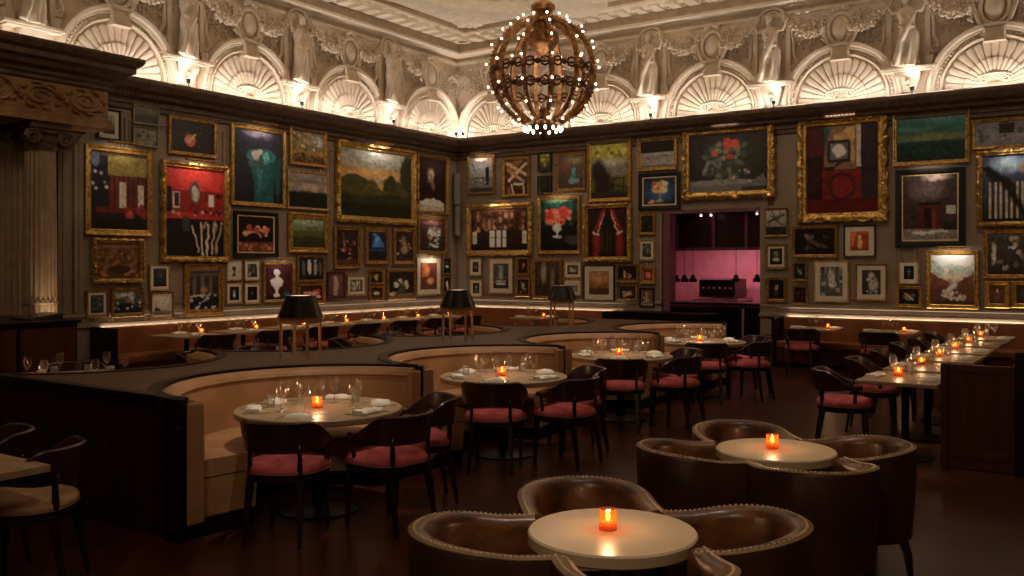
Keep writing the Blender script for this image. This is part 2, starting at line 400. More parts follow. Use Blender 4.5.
def make_figure():
    t = thing('plaster_figure', 'x', 'statue', group='draped figures of the plaster frieze')
    m = MB(); ks = [(0, .19, .13, 0), (.08, .18, .12, 0), (.25, .155, .11, .015), (.42, .145, .105, .03), (.58, .16, .11, .02), (.70, .12, .085, 0), (.82, .135, .10, -.01), (.93, .155, .09, -.01), (1.0, .12, .075, -.01), (1.035, .05, .05, -.01), (1.08, .043, .045, -.01)]
    rings = []
    for z, a, b, ox in ks:
        r = []
        for k in range(28):
            th = 2*pi*k/28; f = 1+(.20*sin(9*th+z*5)+.12*sin(5*th-z*9))*max(.12, 1-z/.8)
            r.append((ox+a*f*cos(th), -.13-b*f*sin(th), z))
        rings.append(r)
    m.loft(rings); m.ball((-.01, -.18, 1.15), .085, 12, sx=.85, sz=1.15); m.ball((-.01, -.13, 1.19), .085, 10)
    m.ball((-.01, -.225, 1.145), .02, 6)
    for sg in (-1, 1):
        m.tube([(sg*.13, -.13, .97), (sg*.23, -.17, .93), (sg*.29, -.18, 1.04), (sg*.25, -.18, 1.17)], [.045, .038, .033, .025], 8)
        m.ball((sg*.25, -.18, 1.20), .035, 8); m.ball((sg*.06, -.215, .85), .05, 8)
    m.tube([(.14, -.2, .93), (.02, -.27, .66), (-.1, -.26, .42), (-.13, -.26, .2), (-.2, -.24, .02)], [.03, .045, .05, .05, .06], 8)
    m.tube([(-.12, -.2, .70), (0, -.25, .62), (.12, -.2, .68)], .03, 8)
    o = m.build('body', 'plaster', t, smooth=True); r = o.modifiers.new('r', 'REMESH'); r.mode = 'VOXEL'; r.voxel_size = .013; r.use_smooth_shade = True; bake(o)
    for sg in (-1, 1):
        m = MB(); m.box(sg*.27, sg*.35, -.09, 0, .16, 1.0); m.box(sg*.26, sg*.40, -.14, 0, 0, .16)
        P = [(sg*(.42+.07*(1-i/24)*cos(i*.5+2.5)), -.06, .27+.07*(1-i/24)*sin(i*.5+2.5)) for i in range(20)]
        m.tube(P, .02, 6); m.tube([(sg*.36, -.06, .95), (sg*.40, -.06, .7), (sg*.40, -.07, .5), (sg*.47, -.07, .36), (sg*.48, -.06, .27)], [.02, .03, .03, .03, .025], 6)
        m.build('side_scroll', 'plaster', t, smooth=True, auto=40)
    m = MB(); m.box(-.44, .44, -.22, 0, -.05, 0); m.box(-.40, .40, -.2, 0, -.08, -.05)
    m.box(-.2, .2, -.16, 0, -.16, -.08); m.loft([[(-.2, 0, -.16), (.2, 0, -.16), (.2, -.16, -.16), (-.2, -.16, -.16)], [(-.12, 0, -.42), (.12, 0, -.42), (.12, -.07, -.42), (-.12, -.07, -.42)]])
    m.ball((0, -.15, -.24), .05, 8); m.ball((0, -.12, -.33), .04, 8); m.box(-.38, -.26, -.04, 0, -.46, -.08); m.box(.26, .38, -.04, 0, -.46, -.08)
    m.build('plinth', 'plaster', t, bev=.008)
    m = MB(); m.tube([(.27*cos(pi*k/16)*1.0, -.07, 1.12+.27*sin(pi*k/16)) for k in range(17)], .03, 6)
    m.tube([(.20*cos(pi*k/16), -.05, 1.12+.20*sin(pi*k/16)) for k in range(17)], .015, 6)
    m.build('halo_arch', 'plaster', t, smooth=True)
    return t
def spiral(mb, cx, cz, r, turns, sg, n0, rad, st=0):
    N = int(turns*12)
    mb.tube([(cx+sg*r*(1-.85*i/N)*cos(st+i*2*pi/12), -n0-.02*i/N, cz+r*(1-.85*i/N)*sin(st+i*2*pi/12)) for i in range(N+1)], [rad*(1-.5*i/N) for i in range(N+1)], 6)
def make_cart():
    t = thing('plaster_cartouche', 'x', 'cartouche', group='cartouches over the shell niches')
    m = MB(); m.ball((0, -.06, 0), 1, 16, sx=.125, sy=.07, sz=.17); m.build('oval_boss', 'plaster', t, smooth=True)
    m = MB(); m.tube([(.165*cos(2*pi*k/20), -.08, .21*sin(2*pi*k/20)) for k in range(20)], .028, 6, closed=True)
    for sg in (-1, 1):
        spiral(m, sg*.2, .15, .07, 1.6, sg, .08, .022); m.tube([(sg*.26, -.08, .16), (sg*.235, -.09, 0), (sg*.17, -.1, -.18), (sg*.09, -.1, -.28), (sg*.1, -.1, -.40)], [.02, .03, .03, .03, .035], 6)
    for i in range(-2, 3): m.ball((i*.045, -.09, .27+.02*(2-abs(i))), .035, 6)
    m.loft([[(-.1, 0, -.25), (.1, 0, -.25), (.08, -.1, -.25), (-.08, -.1, -.25)], [(-.14, 0, -.44), (.14, 0, -.44), (.12, -.18, -.44), (-.12, -.18, -.44)]])
    m.build('scroll_frame', 'plaster', t, smooth=True, auto=45); return t
def make_foliage():
    rnd = random.Random(3); t = thing('foliage_relief', 'x', 'foliage relief', group='leaf scrolls beside the cartouches')
    for sg in (-1, 1):
        m = MB()
        for (cx, cz, r, st) in ((.42, .02, .13, 0), (.62, .14, .11, 2), (.78, -.04, .10, 1), (.95, .12, .1, 3), (.40, -.22, .09, 2), (.6, -.14, .09, .5), (.36, .2, .08, 1)):
            spiral(m, sg*cx, cz, r, 1.5, sg, .03, .02, st)
            for q in range(7):
                a = q*.9+st; px, pz = sg*cx+1.25*r*cos(a), cz+1.25*r*sin(a)
                m.tube([(px, -.03, pz), (px+.04*cos(a), -.06, pz+.04*sin(a)), (px+.07*cos(a+.5), -.03, pz+.07*sin(a+.5))], [.02, .018, .004], 5)
        m.build('leaf_scroll', 'plaster', t, smooth=True)
    return t
def make_garland():
    rnd = random.Random(5); m = MB()
    for i in range(150):
        s = rnd.random(); x = .30+.66*s; z = .0-.36*sin(pi*min(1, s*1.05)*.62)+.05*s
        rad = .045+.04*sin(pi*s); m.ball((x+rnd.uniform(-1, 1)*rad*.5, -.12-rnd.random()*.09, z+rnd.uniform(-1, 1)*rad), rnd.uniform(.02, .042), 6)
    for i in range(14): m.ball((.97+rnd.uniform(-.03, .03), -.1, -.26-i*.018), .03, 6)
    t = thing('plaster_garland', 'x', 'garland', group='garlands held by the plaster figures'); m.build('swag', 'plaster', t, smooth=True)
    m.v = [(-x, y, z) for x, y, z in m.v]; m.f = [tuple(reversed(q)) for q in m.f]; m.build('swag', 'plaster', t, smooth=True); return t
shell = make_shell(); fig = make_figure(); cart = make_cart(); fol = make_foliage(); gar = make_garland()
ZS = 4.74; ZF = onB(771, 81, .27)[2]; ZK = onB(709, 48)[2]
first = {}
def put(o, wall, u, n, z, label):
    l, r = loc_on(wall, u, n, z); sc3 = (1.06, 1, 1.06) if o is shell else (1.3, 1.1, 1.3) if o is cart else (1, 1, 1)
    if o.name not in first: first[o.name] = 1; o.location = l; o.rotation_euler.z = r; o['label'] = label; o.scale = sc3; return o
    return dup(o, l, r, label, s=sc3)
SB = [(1.12, 'nearest the room corner on the kitchen wall'), (3.82, 'behind the chandelier'), (6.25, 'above the big dark flower painting'), (8.64, 'above the ornate red still life'), (11.08, 'at the far right end of the frieze')]
SL = [(1.06, 'next to the corner on the left wall'), (3.6, 'above the big gilt landscape'), (6.1, 'above the turquoise still life'), (8.6, 'touched by the carved wood entablature')]
for w_, S_ in (('B', SB), ('L', SL)):
    for u, d in S_:
        put(shell, w_, u, 0.01, ZS, 'cream plaster arch with fluted shell, '+d)
        put(cart, w_, u, .02, ZK, 'oval plaster cartouche crowning the shell arch '+d)
        put(fol, w_, u, .01, ZK-.02, 'plaster leaf scrolls beside the cartouche '+d)
FB = [(2.45, 'left of the chandelier stem'), (4.94, 'just right of the chandelier'), (7.4, 'right of the big dark flower painting'), (9.76, 'above the sea picture')]
FL = [(2.42, 'second bay left of the corner'), (4.95, 'over the turquoise picture'), (7.4, 'over the cut fruit picture'), (9.95, 'above the carved wood entablature')]
for w_, S_ in (('B', FB), ('L', FL)):
    for u, d in S_:
        put(fig, w_, u, 0.01, ZF, 'draped cream plaster figure with raised arms, '+d)
        put(gar, w_, u, .03, ZF+1.12, 'plaster garland from the hands of the figure '+d)
# corner tassel
m = MB(); rnd = random.Random(9)
for i in range(40): z = 6.25-i*.014; r = .05+.03*sin(i*.5); m.ball((.06+rnd.uniform(-.5, 1)*r, -.06-rnd.uniform(-.5, 1)*r, z), .035, 6)
for k in range(60):
    s = k/60; m.ball((.08+s*.35, -.06, 6.05+.1*sin(s*pi)-rnd.random()*.06), .03, 6); m.ball((.06, -.08-s*.35, 6.05+.1*sin(s*pi)-rnd.random()*.06), .03, 6)
tag(m.build('plaster_tassel', 'plaster', smooth=True), 'plaster tassel and swag filling the room corner below the ceiling', 'plaster tassel')
# small spotlights standing on the cornice
def uplight():
    t = thing('cornice_spotlight', 'x', 'spotlight', group='spotlights standing on the cornice')
    MB().lathe([(.035, 0), (.035, .01), (.008, .012), (.008, .07)], 10).build('stand', 'iron', t)
    MB().lathe([(.025, .06), (.033, .075), (.033, .14), (.028, .14)], 12).build('head', 'iron', t, smooth=True, auto=40)
    MB().lathe([(.02, .141), (.027, .143), (.02, .146)], 12).build('lamp_lens', 'spot_glow', t)
    return t
up = uplight(); k = 0
for w_, u, d in [('B', x, d) for x, d in FB[1:]]+[('L', x, d) for x, d in FL[:3]]+[('B', .3, 'in the corner on the kitchen wall'), ('L', .3, 'in the corner on the left wall')]:
    l, r = loc_on(w_, u+.1, .29, 4.69)
    lab = 'tiny cornice spotlight below the figure '+d if 'corner' not in d[:14] else 'tiny bright spotlight on the cornice '+d
    if k == 0: up.location = l; up['label'] = lab
    else: dup(up, l, 0, lab)
    k += 1
    light('SPOT', 'uplight', (l[0], l[1], l[2]+.17), 8 if 'corner' in d[:14] else 18, FRZ, d=(0 if w_ == 'B' else -.12, .12 if w_ == 'B' else 0, 1), spot_size=radians(84), spot_blend=1.0, shadow_soft_size=.03)
# LED runs hidden behind the cornice
def ledrun(name, a, b, power):
    a = Vector(a); b = Vector(b); c = (a+b)/2; L = (b-a).length; ang = atan2((b-a).y, (b-a).x)
    return c, L, ang
def strip(a, b, d, power, w=.03, colr=FRZ):
    a = Vector(a); b = Vector(b); n = max(1, round((b-a).length/4)); 
    for i in range(n):
        p = a+(b-a)*((i+.5)/n)
        light('AREA', 'led_strip_light', p, power*(b-a).length/n, colr, d=d, along=(b-a), shape='RECTANGLE', size=(b-a).length/n, size_y=w)
strip((.1, -.33, 4.70), (13.5, -.33, 4.70), (0, .25, 1), 5.5)
strip((.33, -.1, 4.70), (.33, -10.5, 4.70), (-.25, 0, 1), 5.5)
rnd = random.Random(2); q = 0
proto = None
for wall, u, L in (('B', .75, .35), ('B', 1.6, .5), ('B', 4.0, .3), ('B', 5.6, .35), ('B', 6.5, .25), ('B', 7.9, .4), ('B', 9.7, .45), ('B', 10.3, .4), ('L', .6, .35), ('L', 1.6, .25), ('L', 2.2, .2), ('L', 3.3, .3)):
    c, r = loc_on(wall, u, .31, 4.693)
    m = MB(); m.box(-L/2, L/2, -.012, .012, 0, .012)
    tag(m.build('cove_light', 'led_glow', loc=c, rz=r), 'thin glowing light bar lying on the cornice edge', 'light bar', 'glowing light bars along the cornice edge')
# ------------------------------------------------------------------ serpentine partition and booths
YC = [-11.91+2.41*k for k in range(4)]; XR, XL, RI, HT = 7.92, 4.80, 1.2, .93
XP = 7.76
def edges(y):
    xr = XP; xl = XL+.12
    for c in YC:
        q = RI*RI-(y-c)**2
        if q > 0: xr = min(xr, XR-sqrt(q))
    for c in YC:
        q = RI*RI-(y-c+.08)**2
        if q > 0: xl = max(xl, XL+sqrt(q))
    return xl, xr
ys = []; y = -13.09
while y < -3.42: ys.append(y); y += .02
part = thing('serpentine_partition', 'broad dark wooden serpentine partition ledge winding between the back-to-back booths', 'partition', (0, 0, 0))
E_ = [edges(y) for y in ys]
def slab(z0, z1, ins):
    m = MB(); m.loft([[(a+ins, y, z0), (b-ins, y, z0), (b-ins, y, z1), (a+ins, y, z1)] for y, (a, b) in zip(ys, E_)]); return m
o = slab(HT-.05, HT, 0).build('ledge', 'ribbon_top', part); fixn(o)
o = slab(0, HT-.05, .0).build('core', 'partition_panel', part); fixn(o)
for side in (0, 1):       # dark inlaid rim along each winding edge, as a band that follows the curve
    pts = [Vector((e[side], y, 0)) for y, e in zip(ys, E_)]; rings = []
    for i, p in enumerate(pts):
        t = (pts[min(i+1, len(pts)-1)]-pts[max(i-1, 0)]).normalized(); nrm = Vector((-t.y, t.x, 0))*(1 if side == 1 else -1)
        q = p+nrm*.075; r = p-nrm*.012
        rings.append([(r.x, r.y, HT-.07), (q.x, q.y, HT-.07), (q.x, q.y, HT+.008), (r.x, r.y, HT+.008)])
    o = MB().loft(rings).build('rim', 'ebony', part); fixn(o)
MB().box(5.0, XP+.02, -13.13, -13.05, HT-.06, HT+.009).build('rim', 'ebony', part, bev=.006)
MB().box(5.0, XP-.05, -13.10, -13.06, .1, HT-.06).box(5.0, XP-.05, -13.12, -13.06, 0, .1).build('end_panel', 'partition_panel', part)
for k in range(5):
    yk = YC[0]-1.205+2.41*k
    p_ = MB().box(XP-.10, XP+.05, yk-.04, yk+.035, 0, HT+.005).build('post', 'ebony', part, bev=.008)
    MB().box(XP+.03, XP+.054, yk-.042, yk-.02, .745, .755).build('chrome_pull', 'steel', p_)
    yk -= .08; MB().box(XL+.02, XL+.15, yk-.05, yk+.05, 0, HT).build('post', 'ebony', part, bev=.008)

def make_booth(R, lab):
    b = thing('booth_bench', lab, 'booth bench', group='curved leather booth benches along the serpentine partition')
    A0, A1, N = radians(97), radians(263), 40
    def arc(prof, a0=A0, a1=A1):
        m = MB(); m.loft([[(r*cos(a0+(a1-a0)*k/N), r*sin(a0+(a1-a0)*k/N), z) for r, z in prof] for k in range(N+1)])
        return m
    o = arc([(R-.015, .09), (R-.015, .905), (R-.045, .922), (R-.085, .915), (R-.11, .885), (R-.125, .86), (R-.125, .7), (R-.145, .5), (R-.15, .3), (R-.15, .09)]).build('backrest', 'booth_leather', b, smooth=True, auto=60); fixn(o)
    o = arc([(R-.1, .865), (R-.128, .872), (R-.137, .862), (R-.128, .85), (R-.1, .85)]).build('piping', 'booth_leather', b, smooth=True); fixn(o)
    o = arc([(R-.16, .38), (R-.16, .485), (R-.2, .50), (R-.55, .50), (R-.6, .485), (R-.615, .45), (R-.6, .38)], radians(99), radians(261)).build('seat_cushion', 'booth_leather', b, smooth=True, auto=50); fixn(o)
    o = arc([(R-.16, .12), (R-.16, .37), (R-.585, .37), (R-.57, .12)], radians(99), radians(261)).build('seat_front', 'booth_leather', b); fixn(o)
    o = arc([(R-.1, 0), (R-.1, .12), (R-.54, .12), (R-.54, 0)]).build('plinth', 'ebony', b); fixn(o)
    for sg in (-1, 1):    # padded end cheeks
        m = MB(); y1 = sg*(R-.045); y0 = sg*(R-.15); m.box(-.15, -.09, y0, sg*(R-.02), .1, .90); m.build('end_cheek', 'booth_leather', b, bev=.015)
    return b
BN = ['nearest', 'second', 'third', 'farthest']
bt = make_booth(RI, '')
where = ['whose table stands closest to the camera', 'facing right, second along the row', 'facing right, third along the row', 'facing right, beside the kitchen opening']
for k in range(4):
    lab = 'tan leather curved booth bench, '+where[k]
    if k == 0: bt.location = (XR, YC[0], 0); bt['label'] = lab
    else: dup(bt, (XR, YC[k], 0), 0, lab)
for k in range(4):
    dup(bt, (XL, YC[k]-.08, 0), pi, 'tan leather curved booth bench facing the left wall, '+['closest to the camera', 'behind the nearest table lamp', 'behind the middle table lamp', 'behind the farthest table lamp'][k])

# ------------------------------------------------------------------ tables, chairs
def make_round_table(r, label, mt='table_wood', h=.75, th=.045):
    t = thing('round_table', label, 'table')
    MB().lathe([(r-.006, h-th), (r, h-th+.006), (r, h-.006), (r-.006, h)], 64).build('table_top', mt, t, smooth=True, auto=30)
    MB().lathe([(.05, .03), (.045, .08), (.04, h-th-.02), (.12, h-th)], 20).build('column', 'iron', t, smooth=True, auto=40)
    MB().lathe([(.30, 0), (.30, .015), (.26, .025), (.06, .05)], 40).build('base', 'iron', t, smooth=True, auto=40)
    return t
def make_rect_table(w, d, label, h=.75):
    t = thing('dining_table', label, 'table')
    MB().box(-w/2, w/2, -d/2, d/2, h-.035, h).build('table_top', 'table_wood', t, bev=.006)
    MB().lathe([(.045, .03), (.035, .08), (.035, h-.05), (.12, h-.035)], 16).build('column', 'iron', t, smooth=True, auto=40)
    MB().lathe([(.26, 0), (.26, .012), (.22, .022), (.05, .05)], 32).build('base', 'iron', t, smooth=True, auto=40)
    return t
def ss(a, b, x): x = max(0, min(1, (x-a)/(b-a))); return x*x*(3-2*x)
def make_chair(seatmat, name='dining_chair'):
    t = thing(name, '', 'chair')
    def hs(th, o=0): return ((-.27-o)*cos(th)+.0, (.275+o)*sin(th))
    rings = []; A = radians(122); N = 44
    for i in range(N+1):
        th = -A+2*A*i/N; a = abs(th); k = ss(radians(48), radians(105), a)
        zt = .80*(1-k)+.665*k; zb = .60*(1-k)+.625*k; le = .025*(1-k)
        ring = []
        for (o, z) in ((-.012, zb), (.012, zb), (.014+le, zt-.01), (le, zt), (-.016+le, zt-.01)):
            x, y = hs(th, o); ring.append((x, y, z))
        rings.append(ring)
    o = MB().loft(rings).build('back_rail', 'chair_wood_brown', t, smooth=True, auto=50); fixn(o)
    m = MB(); 
    for sg in (-1, 1):
        for th, x0, y0 in ((38, -.20, .17), (108, .09, .235)):
            x, y = hs(radians(th)); 
            b = MB(); b.tube([(x0, sg*y0, .42), (x0+(x-x0)*.35-.01, sg*(y0+(y-y0)*.3), .50), (x, sg*y, .60), (x, sg*y, .66)], [.02, .016, .014, .02], 8, flat=1.3)
            b.build('arm_post', 'chair_wood', t, smooth=True)
    for sg in (-1, 1):
        MB().loft([[(x0-s, sg*y0-s, z), (x0+s, sg*y0-s, z), (x0+s, sg*y0+s, z), (x0-s, sg*y0+s, z)] for x0, y0, z, s in ((.20, .20, .0, .012), (.19, .195, .25, .018), (.18, .19, .43, .023))]).build('leg', 'chair_wood', t, bev=.004)
        MB().loft([[(x0-s, sg*y0-s, z), (x0+s, sg*y0-s, z), (x0+s, sg*y0+s, z), (x0-s, sg*y0+s, z)] for x0, y0, z, s in ((-.27, .19, .0, .012), (-.235, .18, .22, .018), (-.20, .17, .43, .023))]).build('leg', 'chair_wood', t, bev=.004)
    def se(r, z, N=36):
        out = []
        for k in range(N):
            a = 2*pi*k/N; c, s = cos(a), sin(a); q = (abs(c)**2.8+abs(s)**2.8)**(-1/2.8); w = .245-.025*(c < 0)*abs(c)
            out.append((r*q*c*.25, r*q*s*w*1.05, z))
        return out
    MB().loft([se(.96, .40), se(1.0, .41), se(1.0, .445), se(.97, .45)]).build('seat_frame', 'chair_wood', t)
    MB().loft([se(.97, .445), se(1.04, .462), se(1.05, .482), se(.99, .505), se(.8, .522), se(.4, .53), se(.05, .532)]).build('seat', seatmat, t, smooth=True)
    MB().tube([(p[0], p[1], .458) for p in se(1.045, 0)], .006, 6, closed=True).build('seat_piping', 'piping', t, smooth=True)
    return t
def face(px, py, tx, ty): return atan2(ty-py, tx-px)
chairP = make_chair('pink_velvet'); chairC = make_chair('cream_leather'); used = {}
def chair(x, y, rz, label, group, proto=chairP):
    o = proto if not used.get(proto.name) else None
    used[proto.name] = 1
    if o: o.location = (x, y, 0); o.rotation_euler.z = rz; o['label'] = label; o['group'] = group
    else: dup(proto, (x, y, 0), rz, label, group)

# glassware and settings
def make_glass():
    m = MB(); P = [(.034, 0), (.032, .003), (.005, .010), (.004, .085), (.012, .095), (.030, .115), (.038, .14), (.036, .17), (.030, .205)]
    m.loft([[(r*cos(2*pi*k/14), r*sin(2*pi*k/14), z) for k in range(14)] for r, z in P], caps=False)
    return tag(m.build('wine_glass', 'clear_glass', smooth=True), '', 'glass')
def make_tumbler():
    m = MB(); P = [(.001, .004), (.028, .004), (.030, 0), (.036, .09), (.034, .09), (.028, .012)]
    m.loft([[(r*cos(2*pi*k/14), r*sin(2*pi*k/14), z) for k in range(14)] for r, z in P], caps=False)
    return tag(m.build('water_tumbler', 'clear_glass', smooth=True), '', 'glass')
def make_napkin():
    m = MB(); rnd = random.Random(4)
    def sec(x, k): return [(x, -.055*k, 0), (x, .055*k, 0), (x, .062*k, .012), (x, .05*k, .028+.006*sin(x*60)), (x, 0, .036*k+.004*cos(x*40)), (x, -.05*k, .028+.006*cos(x*50)), (x, -.062*k, .012)]
    m.loft([sec(-.11+.22*i/10, 1-.12*abs(i-5)/5) for i in range(11)])
    return tag(m.build('folded_napkin', 'linen', smooth=True, auto=70), '', 'napkin')
def make_flatnapkin():
    m = MB(); m.loft([[(x, -w_, 0), (x, w_, 0), (x, w_*.9, h_), (x, 0, h_*1.35), (x, -w_*.9, h_)] for x, w_, h_ in ((-.09, .02, .008), (-.06, .055, .02), (0, .075, .03), (.05, .07, .026), (.09, .04, .012))])
    return tag(m.build('napkin', 'linen', smooth=True, auto=70), '', 'napkin')
def make_knife():
    m = MB(); m.box(-.10, .0, -.009, .009, .0, .0025); m.box(0, .10, -.006, .006, 0, .005); return tag(m.build('table_knife', 'steel'), '', 'knife')
def make_fork():
    m = MB(); m.box(.0, .10, -.004, .004, 0, .004); m.loft([[(x, -w_, 0), (x, w_, 0), (x, w_, .003), (x, -w_, .003)] for x, w_ in ((0, .004), (-.03, .011), (-.05, .012))])
    for i in range(4): m.box(-.09, -.05, -.012+.0068*i, -.0085+.0068*i, 0, .003)
    return tag(m.build('table_fork', 'steel'), '', 'fork')
def make_candle():
    t = thing('candle_holder', '', 'candle')
    m = MB(); P = [(.001, .004), (.034, .004), (.037, 0), (.038, .085), (.034, .085), (.032, .012)]
    m.loft([[(r*cos(2*pi*k/16), r*sin(2*pi*k/16), z) for k in range(16)] for r, z in P], caps=False); m.build('glass_cup', 'amber_glass', t, smooth=True)
    MB().lathe([(.026, .008), (.026, .035), (.02, .038)], 14).build('candle', 'cream_leather', t, smooth=True)
    MB().lathe([(.002, .038), (.011, .05), (.008, .066), (.001, .082)], 10).build('flame', 'flame_glow', t, smooth=True)
    return t
PRO = {'wg': make_glass(), 'tb': make_tumbler(), 'np': make_napkin(), 'fn': make_flatnapkin(), 'kn': make_knife(), 'fk': make_fork(), 'cd': make_candle()}
def item(k, x, y, z, rz, label, group):
    o = PRO[k]
    if k not in used: used[k] = 1; o.location = (x, y, z); o.rotation_euler.z = rz; o['label'] = label; o['group'] = group
    else: dup(o, (x, y, z), rz, label, group)
def candle(x, y, z, lab, pw=1.6, ):
    item('cd', x, y, z, 0, 'lit candle in a small orange glass cup '+lab, 'lit candles in orange glass cups')
    light('POINT', 'candle_light', (x, y, z+.12), pw*.8, (1, .6, .3), shadow_soft_size=.02)
rt = make_round_table(.61, ''); TN = ['the nearest booth table', 'the second booth table', 'the third booth table', 'the farthest booth table']
rnd = random.Random(11)
for k in range(4):
    cx, cy = 7.93, YC[k]-.12+(.0, 0, .02, .05)[k]
    lab = 'round pale wood table laid for dinner, '+['in front of the nearest booth', 'in front of the second booth', 'in front of the third booth', 'in front of the booth by the kitchen opening'][k]
    if k == 0: rt.location = (cx, cy, 0); rt['label'] = lab; rt['group'] = 'round tables in the right-facing booths'
    else: dup(rt, (cx, cy, 0), 0, lab, 'round tables in the right-facing booths')
    for dx, dy, side in ((.31, -.585, 'near side'), (.70, -.02, 'aisle side'), (.44, .60, 'far side')):
        x, y = cx+dx, cy+dy
        chair(x, y, face(x, y, cx, cy)+(.25 if dx > .7 else -.05), 'dark wooden chair with pink seat, '+side+' of '+TN[k], 'pink-seated chairs at the booth tables')
    candle(cx-.02, cy-.0, .75, 'in the middle of '+TN[k])
    for j in range(6):
        a = radians(-62+60*j+rnd.uniform(-5, 5)); c, s = cos(a), sin(a)
        kind = 'np' if j % 2 else 'fn'
        item(kind, cx+.47*c, cy+.47*s, .75, a+pi/2+rnd.uniform(-.3, .3), 'white '+('folded' if kind == 'np' else 'loose')+' linen napkin at a place setting of '+TN[k], 'napkins on '+TN[k])
        item('kn', cx+.46*c-.12*s, cy+.46*s+.12*c, .75, a, 'table knife beside a napkin on '+TN[k], 'knives on '+TN[k])
        item('fk', cx+.46*c+.12*s, cy+.46*s-.12*c, .75, a, 'table fork beside a napkin on '+TN[k], 'forks on '+TN[k])
        a2 = a+.32
        item('wg', cx+.30*cos(a2), cy+.30*sin(a2), .75, 0, 'clear stemmed wine glass standing on '+TN[k], 'wine glasses on '+TN[k])
        if j != 1: item('wg', cx+.25*cos(a-.1), cy+.25*sin(a-.1), .75, 0, 'clear stemmed wine glass standing on '+TN[k], 'wine glasses on '+TN[k])
        if j in (2, 4): item('tb', cx+.37*cos(a2+.2), cy+.37*sin(a2+.2), .75, 0, 'short clear water tumbler on '+TN[k], 'water tumblers on '+TN[k])
LN = ['the leftmost half-hidden table', 'the table behind the nearest lamp', 'the table behind the middle lamp', 'the table behind the farthest lamp']
for k in range(4):
    cx, cy = XL-.12, YC[k]-.08
    dup(rt, (cx, cy, 0), 0, 'round table mostly hidden behind the partition, '+['left of the nearest lamp', 'behind the nearest lamp', 'behind the middle lamp', 'behind the farthest lamp'][k], 'round tables in the left-facing booths')
    for j in range(6):
        a = radians(-70+60*j); x, y = cx+.42*cos(a), cy+.42*sin(a)
        item('wg', x, y, .75, 0, 'clear wine glass showing over the partition on '+LN[k], 'wine glasses on '+LN[k])
        x, y = cx+.30*cos(a+.35), cy+.30*sin(a+.35)
        item('tb', x, y, .75, 0, 'short tumbler showing over the partition on '+LN[k], 'tumblers on '+LN[k])
    for a_, sd in ((150, 'far side'), (215, 'near side')):
        x, y = cx+.82*cos(radians(a_)), cy+.82*sin(radians(a_))
        chair(x, y, radians(a_)+pi, 'dark pink-seated chair, '+sd+' of '+LN[k], 'chairs of the left-facing booths')
candle(XL-.12, YC[0]-.5, .75, 'on the leftmost hidden booth table', .8)

# left wall and back wall banquettes
def banquette(name, label, a, b, wall, endpanel=None, depth=.62, hb=.87):
    t = thing(name, label, 'banquette')
    def bx(m, p, q, d0, d1, z0, z1): return m.box(p, q, -d1, -d0, z0, z1) if wall == 'B' else m.box(d0, d1, -q, -p, z0, z1)
    bx(MB(), a, b, .06, .17, .44, hb).build('backrest', 'banquette_leather', t, bev=.02)
    bx(MB(), a, b, .17, depth, .34, .47).build('seat_cushion', 'banquette_leather', t, bev=.03)
    bx(MB(), a, b, .06, depth-.03, .08, .34).build('base', 'dark_panel', t); bx(MB(), a, b, .06, depth-.08, 0, .08).build('plinth', 'ebony', t)
    for e in endpanel or []: bx(MB(), e, e+.05, .02, depth+.05, 0, hb+.02).build('end_panel', 'ebony', t, bev=.01)
    return t
ye = -onL(92, 327)[1]
banquette('wall_banquette', 'long brown leather banquette running under the pictures of the left wall', .70, ye, 'L', [ye])
banquette('wall_banquette', 'brown leather banquette in the corner below the back wall pictures', .06, 4.15, 'B', [4.15])
xe = onB(783, 330)[0]
banquette('wall_banquette', 'dark brown leather banquette under the pictures right of the kitchen opening', xe+.06, RX-.1, 'B', [xe])
TW = [-8.0, -6.92, -5.86, -4.82, -3.80, -2.78, -1.75]
rect = make_rect_table(.72, .80, '')
TWN = ['the first left-wall table', 'the second left-wall table', 'the third left-wall table', 'the fourth left-wall table', 'the fifth left-wall table', 'the sixth left-wall table', 'the seventh left-wall table']
for k, y in enumerate(TW):
    lab = 'rectangular pale wood table on the left wall banquette: '+TWN[k]
    if k == 0: rect.location = (.92, y, 0); rect['label'] = lab; rect['group'] = 'tables along the left wall banquette'
    else: dup(rect, (.92, y, 0), 0, lab, 'tables along the left wall banquette')
    for dx, dy in ((-.12, -.2), (-.02, -.1), (.02, .2), (-.12, .12)): item('wg', .92+dx, y+dy, .75, 0, 'clear wine glass on '+TWN[k], 'wine glasses on '+TWN[k])
    for dx in (-.22, .22): item('np', .92+dx, y+.02, .75, pi/2, 'rolled white napkin on '+TWN[k], 'napkins on '+TWN[k])
    candle(.96, y+.24, .75, 'on '+TWN[k], 1.0)
    if k < 7: chair(1.62, y-.02, pi-.25, 'dark chair with pink seat drawn up to '+TWN[k], 'pink-seated chairs along the left wall tables')
dup(rect, (2.75, -.95, 0), pi/2, 'rectangular pale wood table at the back wall banquette near the corner', 'tables at the back walls')
for dx, dy in ((-.15, 0), (-.06, .1), (-.1, -.12), (0, .05)): item('wg', 2.75+dx, -.95+dy, .75, 0, 'clear wine glass on the back wall table near the corner', 'wine glasses on the corner back wall table')
candle(2.98, -.98, .75, 'on the back wall table near the corner', 1.0)
item('np', 2.5, -1.1, .75, 0, 'white napkin on the left end of the back wall table near the corner', 'napkins on the corner table')
item('np', 3.06, -.8, .75, 0, 'white napkin beside the candle of the back wall table near the corner', 'napkins on the corner table')
# service counter below the kitchen opening
t = thing('service_counter', 'long black service counter standing against the back wall beside the kitchen opening', 'counter', (0, 0, 0))
MB().box(4.35, OX1-.75, -.62, -.03, 0, .86).build('body', 'ebony', t); MB().box(4.30, OX1-.72, -.66, -.02, .86, .90).build('worktop', 'ebony', t, bev=.006)
